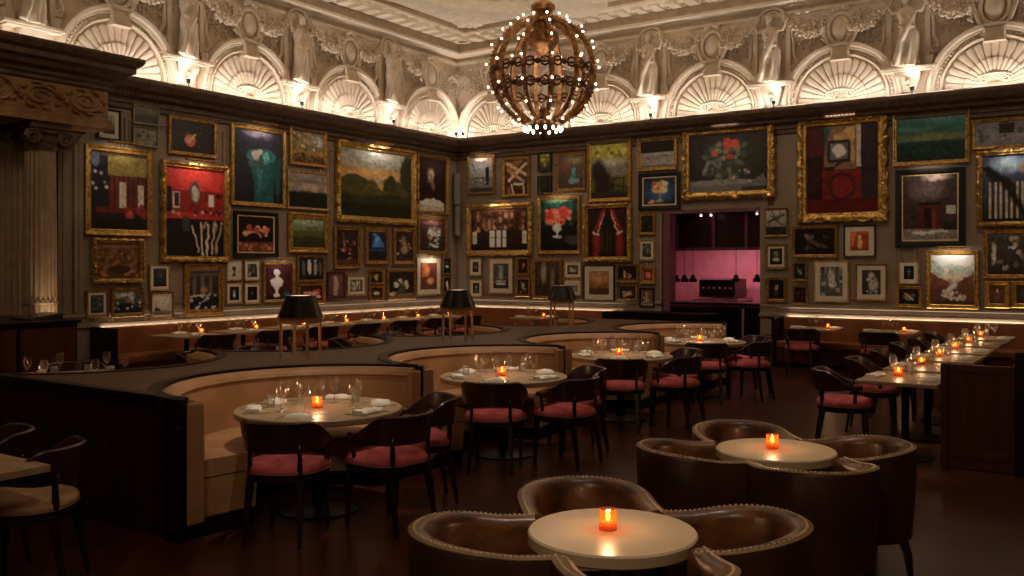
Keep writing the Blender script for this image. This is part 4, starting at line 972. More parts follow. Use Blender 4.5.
PICS = [
('L',97,120,109,140,'bk',2,4,'g 6c7268 32332c;h .6 .2 262820;n .3 8','pale photograph in a white mat, half hidden behind the carved entablature',0),
('L',132.5,158.5,105.5,125,'si',2,0,'g 4a4a3c 2c2c20;h .5 .4 24281c;n .5 9','small silver-framed landscape, upper of the two at the top left',0),
('L',132.5,158,127,147,'si',2,0,'g 55543e 3c3a26;s 20 0 0 1 1 .15 5c5a44 2e2d1e;n .4 8','small silver-framed landscape, lower of the two at the top left',0),
('L',168,216.5,118,156,'gp',3.5,0,'g 1c1917 0e0b09;e .43 .62 .14 .2 a8453a;e .40 .62 .08 .11 d0705c;l .48 .55 .55 .42 .03 b0a060;e .36 .35 .03 .05 3c342c;s 8 .2 .3 .7 .9 .02 4a4038','gilt-framed still life of a cut red fruit on black',0),
('L',84.5,151.5,147,235.5,'gb',6,0,'g 3a2c1c 100a08;r .3 .04 1 .3 6a5c28;r .3 .3 1 .75 34150e;v 7 .35 .3 .95 .75 5e1a14;r .5 .38 .62 .72 a89c90;r .84 .4 .95 .72 988c80;r 0 .05 .3 .75 14121a;e .08 .1 .08 .1 4a5a7a;s 6 .02 .2 .3 .5 .03 c0b8c0 8a90a0;r .1 .72 1 .78 4e1410;s 9 .4 .68 1 .86 .07 6e2018 8a342a;r 0 .86 1 1 100c0a;n .4 14','large gilt-framed picture of a dark red room with tall white windows',2.5),
('L',161,227,164,261,'or',5,0,'g a81c16 5a0e0a;r 0 .25 1 .5 6a100c;s 7 .02 .27 .98 .33 .05 1c1210 14100e;e .5 .28 .11 .14 3a3430;e .5 .29 .07 .1 8a8478;r .12 .27 .24 .46 8a8072;r .14 .29 .22 .44 1a1816;r .7 .27 .85 .44 7a2018;r .73 .29 .83 .42 c0a89c;r .02 .22 .1 .5 141210;s 14 .12 .46 1 .56 .03 8a7c6c 1c1410;r 0 .57 1 1 140e0c;r .28 .55 .4 .72 2a2c2e;s 6 .4 .6 1 .7 .04 7a6a5a;l .55 .95 .45 .66 .012 a08c78;l .62 .97 .6 .62 .016 b09a84;l .7 .97 .72 .62 .016 b8a490;l .78 .96 .84 .62 .016 a08c78;l .85 .95 .95 .66 .02 8a7866;n .2 20','ornate gilt-framed picture of a bright red wall hung with small frames',3),
('L',230.5,285,127,206.5,'gb',4,0,'g 262838 0a0a0e;e .5 .04 .4 .08 6a6276 .8;r .4 .45 .8 1 0e3c44;t .3 .45 .85 .45 .52 .98 124850;t .75 .4 1 .35 .9 1 0e3a42;e .55 .35 .33 .11 1e6c76;e .55 .33 .28 .08 145058;e .43 .34 .09 .07 a88a88;e .66 .35 .08 .07 4aa09a;e .52 .30 .06 .05 b49a90;e .45 .45 .18 .04 3a4a50;t .45 .5 .6 .5 .5 .9 28666e','tall gilt-framed still life with turquoise cloth and bowl',3),
('L',289.5,325.7,129,166,'gb',3,0,'g 6a6454 4a3a1a;e .8 .3 .22 .2 98a8bc .6;s 40 0 0 .8 .5 .05 8a7440 3a3424 a08a50;r 0 .62 1 .78 7a5c24;s 40 0 .72 1 1 .05 2a0e0a 4a1a14 180a08;r .66 .5 .7 .6 e0c8b0','small gilt-framed yellow autumn scene with a crowd below',0),
('L',287,328.6,171.5,210,'gt',2.5,0,'g 68625e 6e6058;r 0 .2 1 .3 5a544e;e .5 .38 .6 .12 7c6e68 .8;h .5 .08 1a2218;r 0 .6 1 1 0e140e;n .3 9','grey stormy landscape in a thin pale gilt frame',0),
('L',288,328,213.5,253,'gb',5.5,0,'g 5a6a4a 2e3418;e .5 .12 .6 .16 7c8c78 .8;h .38 .12 3a3e1a;h .6 .15 242a10;n .4 10','green hazy landscape in a wide pale gilt frame',0),
('L',336,414,146,222.5,'or',5.5,0,'g 6c7470 8a6a3c;e .6 .06 .5 .16 a0a8a4 .9;r 0 .28 1 .42 8e6c3a;e .4 .35 .7 .12 a07a42 .8;h .45 .35 3c3418;t .85 .15 1 .12 1 .7 242a14;e .95 .3 .12 .3 242816;e .68 .48 .1 .14 262c14;e .2 .5 .2 .12 2e3016;h .62 .12 20240f;r 0 .8 1 1 14180a;n .45 14;e .55 .55 .04 .05 8a6a30','very large ornate gilt-framed wooded landscape at sunset',5),
('L',416,447,156,214,'od',3,0,'g 241210 120a08;e .45 .32 .14 .16 9c8c80 .5;e .5 .28 .08 .12 b0a498 .6;l .45 .35 .55 .55 .05 6a4a40;r .05 .82 .95 1 8c8880;e .5 .84 .4 .08 a8a49c;r 0 .62 1 .74 1c0c0a;n .35 12','dark framed picture of a pale draped bust beside the big landscape',0),
('L',417.5,446.7,216,254,'gp',3.5,0,'g 3a2420 1a1210;e .5 .1 .5 .1 7a5048 .8;e .4 .45 .12 .25 a89c94 .5;e .6 .4 .12 .2 8c8480 .5;s 26 .2 .25 .8 .9 .06 c0b8b0 6a625c 4a4440;n .4 14','framed black and white photograph of pale figures under the draped bust picture',2),
('L',233.5,277.5,211.5,257,'bk',4,0,'g 140c0a 0c0806;r 0 .7 1 .95 4a241c;s 26 .2 .3 .8 .55 .07 a0523c 8a3c2c c08060 3a2018;e .42 .58 .2 .12 140c0c;s 20 .05 .72 .95 .95 .05 6a3a2c 8a5440;r .0 .0 1 .03 a08050;r 0 .97 1 1 a08050;r 0 0 .03 1 a08050;r .97 0 1 1 a08050','black-framed flower still life with a gold inner line',0),
('L',92,142,239,282,'or',4,0,'g 5a3e2a 3e2814;r 0 0 1 .14 6e5440;n .4 6;s 70 0 .2 1 .95 .05 6e4a26 3a2412 80562c;e .55 .75 .3 .12 2c1c10','brown landscape in an ornate gilt frame, lower left',0),
('L',85.5,108,290,318,'gp',2.5,2.5,'g 2c3434 141a1c;s 14 .1 .2 .9 .6 .15 4a565a 1c2022;r .1 .7 .7 .8 3a3c38','small gilt-framed black and white photograph, lowest at the far left',0),
('L',111,144,287.5,317,'gp',3,0,'g 4c4c48 101418;s 24 0 .1 1 .5 .1 8a8680 5a5650 302e2c;r 0 .55 1 1 101216;s 12 0 .5 1 .8 .06 8a9098 282c34;e .5 .75 .05 .05 c8c0b0','gilt-framed black and white photograph of a crowd, second from left in the bottom row',0),
('L',149,170,264,291,'gt',2,2.5,'g 2a2e2a 0e1010;e .5 .4 .3 .2 4c5450 .6;s 10 .1 .3 .9 .9 .1 343a36 1a1c1a','small cream-matted dark photograph above the one of white columns',0),
('L',150,173,292,319,'gp',2,2.5,'g a09c90 6a665c;v 4 .25 .1 .9 .75 c8c4b8;e .2 .8 .3 .25 1e1e1c .5;r 0 .78 1 1 3e3a34','small cream-matted photograph of white columns',0),
('L',184,222.7,263.5,316,'gp',6,0,'g 2a2420 0e1014;r 0 .1 1 .15 4c4238;v 3 .1 .15 .95 .62 4e463c;e .5 .5 .16 .12 7a5a44 .6;s 20 .05 .6 .95 .68 .04 a09c94 80888c;r 0 .7 1 1 0c1014;s 14 0 .7 1 .95 .06 242c34 8c949c;r 0 .0 1 .04 6c5c4c','gilt-framed picture of a dim interior with shelves and bottles',0),
('L',226,242,260,281,'gt',1.5,2.5,'g 989486 8a8678;e .5 .35 .25 .2 2c2a26;r .45 .5 .6 .85 2c2a26;e .48 .85 .25 .12 3a3832','tiny pale photograph of a dark pedestal bust, top left of the four small frames',0),
('L',244,260,260,281,'gt',1.5,2.5,'g 1c2024 14181c;s 16 0 .1 1 .9 .12 848c90 30383c;v 3 0 .2 1 .8 3a4246','tiny black and white photograph, top right of the four small frames',0),
('L',226,242,282.6,304,'gt',1.5,2.5,'g 14181c 0c0e10;e .5 .4 .2 .2 5a6468 .5;e .5 .65 .12 .2 a0a8a8','tiny dark portrait photograph, bottom left of the four small frames',0),
('L',244,260,282.6,304,'gt',1.5,2.5,'g 0e1012 0a0a0c;e .5 .5 .2 .2 3a3020 .5;e .45 .55 .06 .1 6a5c3c','tiny nearly black photograph, bottom right of the four small frames',0),
('L',263,294,262,301.6,'gb',2.5,0,'g 2c1016 1a0a0e;v 9 0 0 1 .9 3c161c;e .42 .24 .12 .11 d8d4d4;r .37 .3 .47 .42 ccc8c8;e .42 .52 .24 .16 d4d0d0;t .22 .55 .62 .55 .42 .8 c8c4c4;r .38 .7 .46 .88 c4c0c0;e .42 .88 .14 .05 c8c4c4;e .8 .85 .15 .1 1c3a5c .5','gilt-framed picture of a white marble bust on dark red',2),
('L',297,324.6,255,282,'gp',2.5,0,'g 121c24 100c0c;e .18 .5 .08 .35 3c484c;e .43 .45 .08 .36 a8a49c;e .68 .48 .08 .35 6a6a66;e .88 .5 .07 .32 503c34;e .43 .15 .05 .07 b8b4ac;e .68 .15 .05 .07 8a8682','small framed picture of a row of pale statuettes',0),
('L',297.5,324,283,304,'gp',3,0,'g 2a1614 1a0e0c;s 22 .1 .2 .9 .8 .1 b05c56 8a3c38 c0807a;r 0 .8 1 1 2c1a14','small framed picture of pink blooms, directly over the nearest lamp shade',0),
('L',333.5,360,226,269,'gp',4,0,'g 241614 140c0a;s 26 .2 .3 .9 .9 .07 7a3c38 9a6058 4a2420 3a3028;l .3 .1 .4 .5 .02 6a4a3c;r 0 .85 1 1 3a2618','gilt-framed dark red flower piece under the big landscape',0),
('L',365,389,227.5,264.5,'gp',4.5,0,'g 141c3c 0a0e18;t .15 .55 .5 .05 .95 .55 1c4c8c;e .5 .35 .25 .2 2a64a8 .5;s 10 .3 .1 .7 .4 .08 4a84c0;r 0 .6 1 .68 1c2c50;r 0 .72 1 1 16181e','gilt-framed picture of brilliant blue drapery',0),
('L',393,415,228,264.5,'gp',4,0,'g 2a1c18 1a100c;e .45 .3 .18 .2 6c5c40 .5;e .5 .6 .25 .2 7c6a5c .4;s 14 .1 .3 .9 .9 .08 8a7a5c 3a2c20','gilt-framed brown still life to the right of the blue picture',0),
('L',327,344.5,271.5,298.5,'rd',2.5,0,'g 4c3a38 3a2a2a;e .45 .2 .14 .12 8c7878;e .5 .5 .2 .3 84706e;e .45 .8 .16 .2 7a6664','small dark red frame with a rosy nude statue',0),
('L',346.7,365.4,275,296,'gt',2,2.5,'g 3c3e3a 1e201e;v 4 .1 .1 .9 .9 8a8c84;s 12 .1 .1 .9 .9 .1 a0a298 2a2c28','small white-matted photograph of standing pale figures',0),
('L',369,383.5,269,284.6,'gp',2.5,0,'g 241e10 140e08;e .5 .5 .2 .25 7a7030 .5;s 8 .3 .3 .8 .8 .1 8a8038','tiny gilt frame with a yellow bloom, upper of a pair',0),
('L',369,383.5,285.5,301,'gp',2.5,0,'g 241812 140c08;e .5 .5 .35 .2 b0a08c .5;r 0 .75 1 1 3a2a1c','tiny gilt frame with a pale shell-like shape, lower of a pair',0),
('L',386.7,415.4,269,300,'gp',3,0,'g 1c1812 100c0a;s 30 .25 .25 .75 .65 .07 a0a088 4c5438 2c3420 c8c4b0;e .5 .75 .14 .14 3c3a34;r 0 .86 1 1 5a4a34;t .0 .8 .35 .8 .1 .98 a09478','gilt-framed still life of white daisies',0),
('L',416.3,440.4,257,295.4,'gt',1.5,4.5,'g 5c2c1c 3c1c12;r .1 0 .45 .5 8a4a28;e .6 .68 .25 .16 b87850 .5;e .4 .3 .2 .25 a4602c .6;r 0 .85 1 1 4a2418','white-matted amber-brown interior photograph beside the middle lamp',4),
('L',442.5,451,257,274.5,'gp',1.7,0,'g 0e1418 0a0c0e;e .5 .55 .3 .1 8a94a0;e .5 .3 .2 .15 2a3440','tiny gilt frame near the room corner with a pale cloud shape, upper one',0),
('L',442.5,451,276,293,'gp',1.7,0,'g 100c0a 0a0808;e .5 .45 .14 .25 c8c0b8;e .6 .7 .12 .2 a8a098','tiny gilt frame near the room corner with a white bird-like shape, lower one',0),
('B',468,495,155.5,194,'gp',2.5,0,'g 7a6a60 4c4c4c;e .5 .03 .3 .08 f0d8c0 .8;r 0 .15 1 .6 6c6c6c;r .68 .3 .82 .8 161618;l .1 .6 .6 .6 .02 1c1c1c;s 12 .05 .6 .7 .75 .04 242424 8a8a8a;l .1 .15 .18 .28 .03 34343a;r 0 .88 1 1 2c2420','gilt-framed picture of a grey balcony view, nearest the room corner',3),
('B',502.7,530,157,196.5,'gb',2.5,0,'g 3c2418 2c1810;t 0 .1 .8 0 .3 .5 6c4a30;l .1 .1 .9 .45 .05 a88c70;l .9 .15 .2 .6 .05 b89c80;l .15 .3 .85 .65 .04 8c7058;l .3 .75 .4 1 .03 c0a890;l .4 .72 .8 .72 .03 c0a890;l .8 .72 .85 1 .03 a89078;r .1 .8 .3 1 5c3c28;n .3 10','gilt-framed brown picture of an ornate ceiling and staircase',0),
('B',538,551.7,152,171,'bk',2,0,'g 5c5828 181410;s 10 .1 0 .9 .5 .15 9c9440 6c6428;e .5 .7 .2 .2 8a8474 .6','tiny black frame with a yellow-green picture, upper one left of the chandelier base',0),
('B',538,552,176,194.5,'bk',1.5,0,'g 141412 100e0c;r 0 0 1 .05 6c6050;r 0 .95 1 1 6c6050;r 0 0 .06 1 6c6050;r .94 0 1 1 6c6050;e .5 .5 .3 .3 24241c .6','tiny black frame with an almost black picture, lower one of the pair',0),
('B',556,586,152.5,191,'gp',3,0,'g 4c4038 342824;e .6 .15 .5 .15 6c6850 .7;e .3 .4 .3 .3 5c3c34 .7;e .6 .6 .14 .25 2c5c64 .4;e .6 .78 .25 .1 507078;e .62 .45 .07 .1 4a8088;n .3 8','gilt-framed picture of a seated teal figure in mist',0),
('B',588,631.6,139.5,201.5,'gb',3.5,0,'g 7c7c28 1c1810;e .5 .1 .6 .22 8c8830 .7;s 14 .1 0 .9 .25 .08 a09c38 5c5c20;r 0 .32 1 .6 5c5850;e .5 .35 .6 .12 8c8c84 .8;e .2 .5 .25 .25 1a1612 .4;e .35 .75 .3 .3 141010 .4;l .5 .55 .5 .95 .02 2c2824;l .6 .65 .95 .65 .02 1c1814;l .62 .65 .6 .95 .02 100c0a;l .9 .65 .88 .95 .02 100c0a;l .55 .75 .9 .8 .015 0c0a08;r 0 .88 1 1 241a16;n .25 12','tall gilt-framed picture of chairs before a misty yellow-green light',0),
('B',637.8,677.5,137.5,170.5,'gb',3.5,0,'g 100c0a 14100c;r 0 .44 1 1 6c6c6c;e .5 .5 .6 .06 848480 .8;l .1 .62 .28 .68 .025 7a2a20;l .68 .58 .85 .58 .02 7a2a20;s 30 0 .5 1 1 .03 7c7c78 585858;r 0 .92 1 1 4c4c4c','gilt-framed still life of a white cloth with fallen red petals',0),
('B',638.8,680.4,172.5,209.5,'bk',4,0,'g 122438 0c1420;e .5 .55 .5 .45 1c4c70 .8;s 26 .32 .2 .72 .55 .07 c07848 b04838 d0b080 8c3c30;r .48 .55 .54 .82 6c5c48;e .5 .84 .1 .06 7c6c50;e .28 .86 .12 .06 a86858;r 0 0 1 .03 b08c58;r 0 .97 1 1 b08c58;r 0 0 .03 1 b08c58;r .97 0 1 1 b08c58','black and gold framed bouquet on deep blue',0),
('B',684,774.5,126,198,'or',7,0,'g 1c1918 151210;e .5 .4 .5 .5 201c1a .8;r 0 .82 1 1 4c4c4c;e .4 .84 .5 .06 5c5e60;r .68 .93 1 1 242222;t .75 .9 .95 .72 1 .9 4a4a4a;s 60 .2 .2 .75 .75 .05 2a3226 3c4636 1e2418 4c5444;s 14 .35 .15 .65 .45 .04 566048 6c7458;e .50 .14 .05 .05 9c2420;e .58 .2 .06 .08 b82a24;e .48 .24 .05 .06 a82420;e .33 .33 .04 .06 b03028;e .51 .4 .05 .05 a02824;l .18 .7 .25 .48 .02 5c6664;l .25 .48 .4 .6 .02 4c5654;s 8 .55 .65 .8 .85 .02 6c5c44 8c8468;l .52 .6 .54 .82 .02 5a5444','very large ornate gilt-framed red roses and foliage on black, over the kitchen opening',1.5),
('B',468,532,204.5,254.5,'or',4.5,0,'g 2c1810 180e0a;e .5 .05 .5 .1 6a4434 .8;s 40 .05 .1 .95 .5 .06 6c4a34 2c1a12 8a6448;v 9 .05 .05 .95 .5 3c2418;r .3 .5 .65 .95 241a14;r .33 .52 .42 .92 b8b0a0;r .45 .52 .53 .92 c8c0b0;r .56 .52 .63 .92 b8b0a0;l .33 .7 .63 .7 .012 3c3028;r .03 .55 .1 .85 a09888;r .9 .55 .97 .85 988c7c;r 0 .92 1 1 140c08','ornate gilt-framed picture of a palace hall with bright windows',3),
('B',538,580.7,196,254,'gb',3.5,0,'g 0c1c18 0a0807;e .5 .0 .5 .1 5c7c64 .8;r 0 .1 1 .4 102c28;v 5 .1 .05 .95 .5 143c34;e .4 .35 .32 .18 7a1e16;e .6 .28 .25 .14 9c2c20;e .35 .28 .2 .1 9c3424;s 14 .15 .2 .8 .45 .08 d05c44 8c2018;e .45 .55 .14 .1 9ca4a4 .4;r .43 .6 .48 .72 98a0a0;e .46 .73 .14 .03 8a9090;e .85 .8 .25 .1 34302c .4;r 0 .9 1 1 0c0a08','gilt-framed still life of a red bouquet in a white goblet',3),
('B',585,631.6,204,261,'or',4.5,0,'g 24120e 140a08;r .3 .1 .7 .95 100e0a;v 3 .35 .4 .65 .9 2c2418;t .1 .5 .4 .0 .45 .05 601410;t .9 .5 .6 .0 .55 .05 601410;l .4 .02 .2 .5 .06 701a18;l .6 .02 .8 .5 .06 701a18;l .2 .5 .2 .95 .09 641412;l .8 .5 .8 .95 .09 641412;l .4 .1 .25 .5 .012 c8a090;l .6 .1 .75 .5 .012 c8a090;l .13 .5 .28 .55 .02 d0a898;l .72 .55 .87 .5 .02 d0a898;n .3 14','ornate gilt-framed picture of red tied-back curtains',0),
('B',638.8,655.8,213,235,'gp',3,0,'g 141414 100e0e;s 8 .1 .1 .9 .9 .12 343434 1c1c1c','small gilt frame left of the kitchen opening with a dim grey picture',0),
('B',638.8,655,239.5,261,'gt',2,2,'g 20201e 181816;v 4 0 .1 1 .9 3c3c3a;s 14 0 0 1 1 .1 5c5c58','small cream-matted photograph left of the kitchen opening',0),
('B',641,655.8,266.7,284,'gb',3.5,0,'g 54180c 3c1008;e .5 .5 .4 .4 c85a34 .5','tiny gilt frame with a glowing orange picture left of the kitchen opening',0),
('B',639.8,654.4,288,306.7,'bk',1.5,0,'g 5c4434 3c281c;s 16 .1 .5 .9 .9 .09 a08c78 5c4030;r .42 .2 .5 .8 c0b09c;r 0 .85 1 1 8c7864','tiny black-framed brown picture with a white candle shape',0),
('B',469.6,482,258,276,'gt',1.5,2.5,'g 1c1a18 100e0c;e .5 .5 .3 .2 5c5450 .5','tiny cream-matted photograph, upper of the two nearest the corner',0),
('B',469.8,482.8,279,297.3,'gt',1.5,2.5,'g 1c1816 0e0c0c;e .5 .4 .2 .2 706860 .5;e .5 .75 .3 .12 4c4440','tiny cream-matted photograph, lower of the two nearest the corner',0),
('B',489,513.4,258,294,'gt',1.5,4,'g 3c3c38 1c1c1a;r .3 .1 .7 .6 5c5c56;l .5 .15 .5 .6 .06 8c8c84;r .2 .7 .8 .85 a8a89c;r .2 .75 .8 .78 3c3c38;s 8 .1 .5 .9 .8 .08 5c5c54','white-matted black and white photograph of a grand doorway',0),
('B',517,529.5,257,275,'gp',2,0,'g 241210 140a08;e .5 .5 .15 .3 7a3c2c .5;e .6 .4 .1 .12 a0604c','tiny gilt frame with a small reddish figure, upper of a pair',0),
('B',516,530.6,277,296.7,'gp',2.5,0,'g 1c0e0c 100808;e .5 .45 .2 .3 7c6c5c .5;s 8 .2 .2 .8 .9 .08 8c7c6c','tiny gilt frame with a pale bouquet, lower of a pair',0),
('B',532.8,562.4,258.7,299,'gp',3,0,'g 3c3424 1c140c;v 6 0 0 1 .8 1a140e;e .35 .3 .15 .4 6c6450 .6;e .7 .5 .1 .4 5c5440 .5;r 0 .8 1 1 241a10;n .4 10','gilt-framed picture of a forest path with dark trunks',0),
('B',564,581.7,261,278.4,'gt',1.5,2.5,'g 3c3c38 1c1c1a;e .5 .6 .4 .2 8c8c84 .5;e .35 .4 .12 .15 a0a098','small white-matted photograph of a reclining pale shape, upper one behind the farthest lamp',0),
('B',564,581.7,279,296,'gt',1.5,2.5,'g 8c8c80 5c5c54;r .2 .3 .8 .6 4c4c46;l .1 .3 .2 .8 .05 343430;l .9 .3 .8 .8 .05 343430','small white-matted photograph, lower one partly behind the farthest lamp',0),
('B',584,614.6,265,300.6,'bk',1,5,'g 7a5a34 5c3818;e .5 .3 .5 .3 94703c .8;r 0 .72 1 1 3c2010;r .48 .68 .58 .8 1a100a;l .0 .76 1 .7 .02 54341a','black-framed white-matted amber picture of a bare wall and small box',0),
('B',616.5,638.7,264,282.7,'gp',2.2,0,'g 1c120c 100a08;r .3 .3 .38 .8 8c8478;e .6 .7 .14 .16 b08c60 .5;r 0 .85 1 1 3c2818;r .42 .5 .6 .8 5c3c24','small gilt-framed still life with bottles, upper of a pair',0),
('B',617.6,638,284,301,'gp',2.5,0,'g 241a14 140e0a;e .5 .6 .35 .25 7c5c48 .5;s 10 .2 .4 .8 .8 .08 a0806c 4c3428','small gilt-framed still life with pinkish cloth, lower of a pair',0),
('B',764.4,788,208,236.5,'gp',1.8,0,'g 7c7c78 3c3c38;l .1 .5 .9 .2 .04 1a1a18;l .5 .4 .3 .05 .03 1a1a18;l .5 .4 .8 .6 .03 1a1a18;l .2 .2 .6 .5 .03 242422;l .7 .1 .6 .45 .03 242422;r 0 .68 1 1 1c1c1a;n .3 10','gilt-framed photograph of black bare branches right of the kitchen opening',0),
('B',765.7,786.8,244,269,'gp',2.5,2,'g 1c1814 0e0c0a;e .5 .35 .25 .25 5c5440 .4;e .5 .7 .35 .15 908878 .5','small gilt and cream frame with a dark portrait, middle one right of the kitchen opening',0),
('B',766.3,786.8,277,302,'gp',3,0,'g 120e0c 0c0808;e .5 .45 .15 .15 9c5c44 .5;e .5 .7 .25 .2 2a2420 .5;e .5 .32 .12 .08 6c6050','small gilt frame with a dark still life, lowest right of the kitchen opening',0),
('B',792,838,225.5,257.5,'gp',3,0,'g 140e0a 0c0806;l .3 .25 .5 .55 .05 4a4034;l .5 .55 .75 .7 .06 3c3226;s 16 .25 .2 .85 .8 .05 54483a 241c14 342a20;n .5 9','wide gilt-framed almost black still life below the red still life',0),
('B',799.5,886.7,117,220.5,'or',8,0,'g 2a1a16 3c0a08;r 0 0 .25 .85 3a100e;r 0 .35 .22 .85 180c0c;v 3 0 .4 .22 .8 2c0e0e;t .1 .0 .25 .0 .2 .3 2c1812;r .25 0 .7 .5 5c4632;t .25 .02 .35 .02 .25 .3 1e3c30;t .35 .12 .68 .02 .66 .45 8a6c3c;r .7 0 .76 .48 8c8478;r .76 0 1 .85 241c20;r .76 .5 1 .53 1a1418;t .22 .5 .55 .4 .22 .62 16100e;r .3 .17 .62 .42 1c1c1e;r .33 .2 .59 .39 484a4c;e .47 .29 .1 .08 c8c0b4 .5;r .22 .52 .76 .9 5c0e0c;t .22 .55 .42 .5 .22 .9 4a0c0a;o .5 .7 .17 .135 181012;o .5 .7 .19 .15 241618;r 0 .84 1 1 400908;n .15 12','very large ornate gilt-framed red and black geometric still life',1.5),
('B',792,807.4,261.7,281,'gp',2.2,0,'g 141414 0e0c0c;e .5 .5 .25 .25 3c5054 .5;l .3 .3 .7 .7 .04 5c7074','tiny gilt frame with a dim blue-grey print, upper of the pair by the pilaster',0),
('B',792,808,285.5,304.5,'gp',2.2,0,'g 1c0c0c 100808;s 9 .2 .3 .8 .8 .12 5c1814 3c1010','tiny gilt frame with a dark red print, lower of the pair by the pilaster',0),
('B',814,849,260.7,302,'gt',1.5,4.5,'g 5c5c58 3c3c38;v 4 .1 0 .9 1 2c2c2a;e .5 .4 .18 .4 8c8c86 .5;e .55 .6 .2 .12 a8a8a0 .5;s 16 0 0 1 1 .1 1c1c1a 7c7c76','larger white-matted black and white photograph of draped cloth',0),
('B',843.8,875.8,225,257,'bk',1.5,5,'g 8c3c14 5c2010;r .5 .1 1 .9 7a2a10;e .5 .3 .1 .12 d0a070;e .52 .65 .16 .3 c89060 .5;t .0 .0 .35 .0 .1 .9 b05c24','black-framed white-matted picture of an orange figure',0),
('B',855.8,887.2,264,300.5,'gp',1.5,4.5,'g 2c2c2a 1c1c1a;e .5 .25 .2 .2 8c8c86 .5;e .6 .6 .3 .35 9c9c94 .5;s 26 .2 .3 .9 1 .06 2c2c2a b0b0a8;v 5 .4 .4 .8 1 4c4c48','white-matted black and white photograph of a lace-robed figure',0),
('B',893,970,110,164.5,'gb',4,0,'g 2c5c58 0c1c1a;e .7 .1 .4 .1 3c6c66 .8;e .2 .3 .5 .08 356862 .9;e .5 .5 .8 .14 5c6434 .9;r 0 .58 1 1 0e2422;r 0 .58 1 .62 183430;n .12 7;s 20 0 .62 1 1 .04 0a1816 16302c','gilt-framed green-blue seascape under a dusky sky',0),
('B',895.5,965.4,168,247,'bk',6,0,'g 2c2424 2a1c1a;e .45 .25 .4 .2 584a4c .8;e .6 .05 .3 .08 a08c88 .8;r .3 .42 .7 .95 3c1412;r .3 .42 .7 .46 140c0c;r .4 .5 .52 .9 180e0e;r .55 .5 .6 .9 5c1c18;r .78 .48 .95 .6 8c8c8a;r 0 .82 1 1 5c5c58;l .2 .88 .8 .86 .02 a8a8a0;r .75 .72 1 .84 1a1614;n .4 14;r 0 0 1 .015 b08c58;r 0 .985 1 1 b08c58;r 0 0 .018 1 b08c58;r .982 0 1 1 b08c58','black and gold framed picture of a dark red doorway in a grey room',2.5),
('B',972,1062,117,147,'gb',3,0,'g 4c505c 6c6c74;r 0 .7 1 1 5c5c62;r .3 .1 .48 .5 1c140e;t .3 .1 .38 0 .48 .12 3c2c1c;s 16 .05 .35 1 .8 .04 2c3038 3c4048;n .2 9','wide gilt-framed winter scene with a floating dark box, top right',0),
('B',977.8,1052,150,225.5,'or',4.5,0,'g 2c3c54 1c1410;e .4 .15 .4 .16 7c94b0 .8;e .8 .2 .3 .12 8c6c38 .7;l .05 .2 .55 .6 .04 14100e;l .1 .3 .7 .8 .05 1c1410;v 7 .1 .4 .7 .95 9c9080;l .1 .2 .5 .5 .05 0e0a08;l .35 .4 .7 .95 .06 0e0c0c;r 0 .95 1 1 0c0808;n .3 12','ornate gilt-framed picture of a sweeping staircase, far right',2.5),
('B',983.7,1045,229,278.6,'gp',4,0,'g 3c3a36 14120f;v 6 .05 .1 .95 .8 2a2826;s 34 .05 .1 .95 .9 .05 8c8880 1a1816 5c5852;e .12 .5 .06 .3 9c988e .5;e .5 .35 .04 .04 f8f4e8;r 0 .9 1 1 1c1a18','gilt-framed black and white photograph of hanging forms with a bright glint',0),
('B',898.6,919.4,261,284.3,'gt',1.5,3.5,'g 0e0e10 0a0a0c;l .5 .2 .5 .8 .03 5c6468;l .3 .4 .7 .4 .03 5c6468','small white-matted photograph with a near black centre',0),
('B',896,922,286,307,'gb',3,0,'g 141210 0c0a0a;e .5 .5 .35 .25 4c4840 .5;l .3 .3 .7 .7 .05 9c9488;s 8 .2 .3 .8 .8 .07 6c6458','small bright gilt frame with a pale bird shape on black',0),
('B',926.5,979,250.5,308.8,'gb',4,0,'g 8c9c94 4a3020;e .5 .08 .5 .12 d8e0e0 .8;s 16 0 .05 1 .42 .1 b0b8a8 7c8c84;e .5 .45 .4 .08 a89c80 .7;t 0 .35 .55 .62 0 1 5a3420;t 1 .35 .5 .62 1 1 503020;r 0 .62 1 1 4a2c1e;n .2 12;l .55 .6 .35 .78 .05 b8b0a4;s 24 .25 .72 .55 .88 .04 c0b8ac 8c7c70;s 12 .6 .75 .8 .9 .04 a09890;r 0 .92 1 1 382418','bright gilt-framed painting of a waterfall in an autumn valley',4),
('B',985,1010,281,308,'gb',4.5,0,'g 4c2c20 341c14;e .5 .3 .08 .12 d0b090;e .5 .6 .3 .3 5c3828 .6','small wide gilt frame with one pale candle-like spot, left of the last pair',0),
('B',1011.6,1036,281,308,'gb',4.5,0,'g 2c2018 1c120e;e .5 .5 .3 .3 3c2c20 .6','small wide gilt frame cut by the right edge of the picture',0),
]
for p in PICS: picture(*[p[i] for i in range(10)], lit=p[10]*.35)
tag(MB().box(-.05, .05, -.03, 0, -.06, .06).build('alarm_box', 'red_frame', loc=(onB(771, 201)[0], -.012, onB(771, 201)[2]), bev=.01), 'small dark red box on the wall under the corner of the big rose picture', 'alarm box')
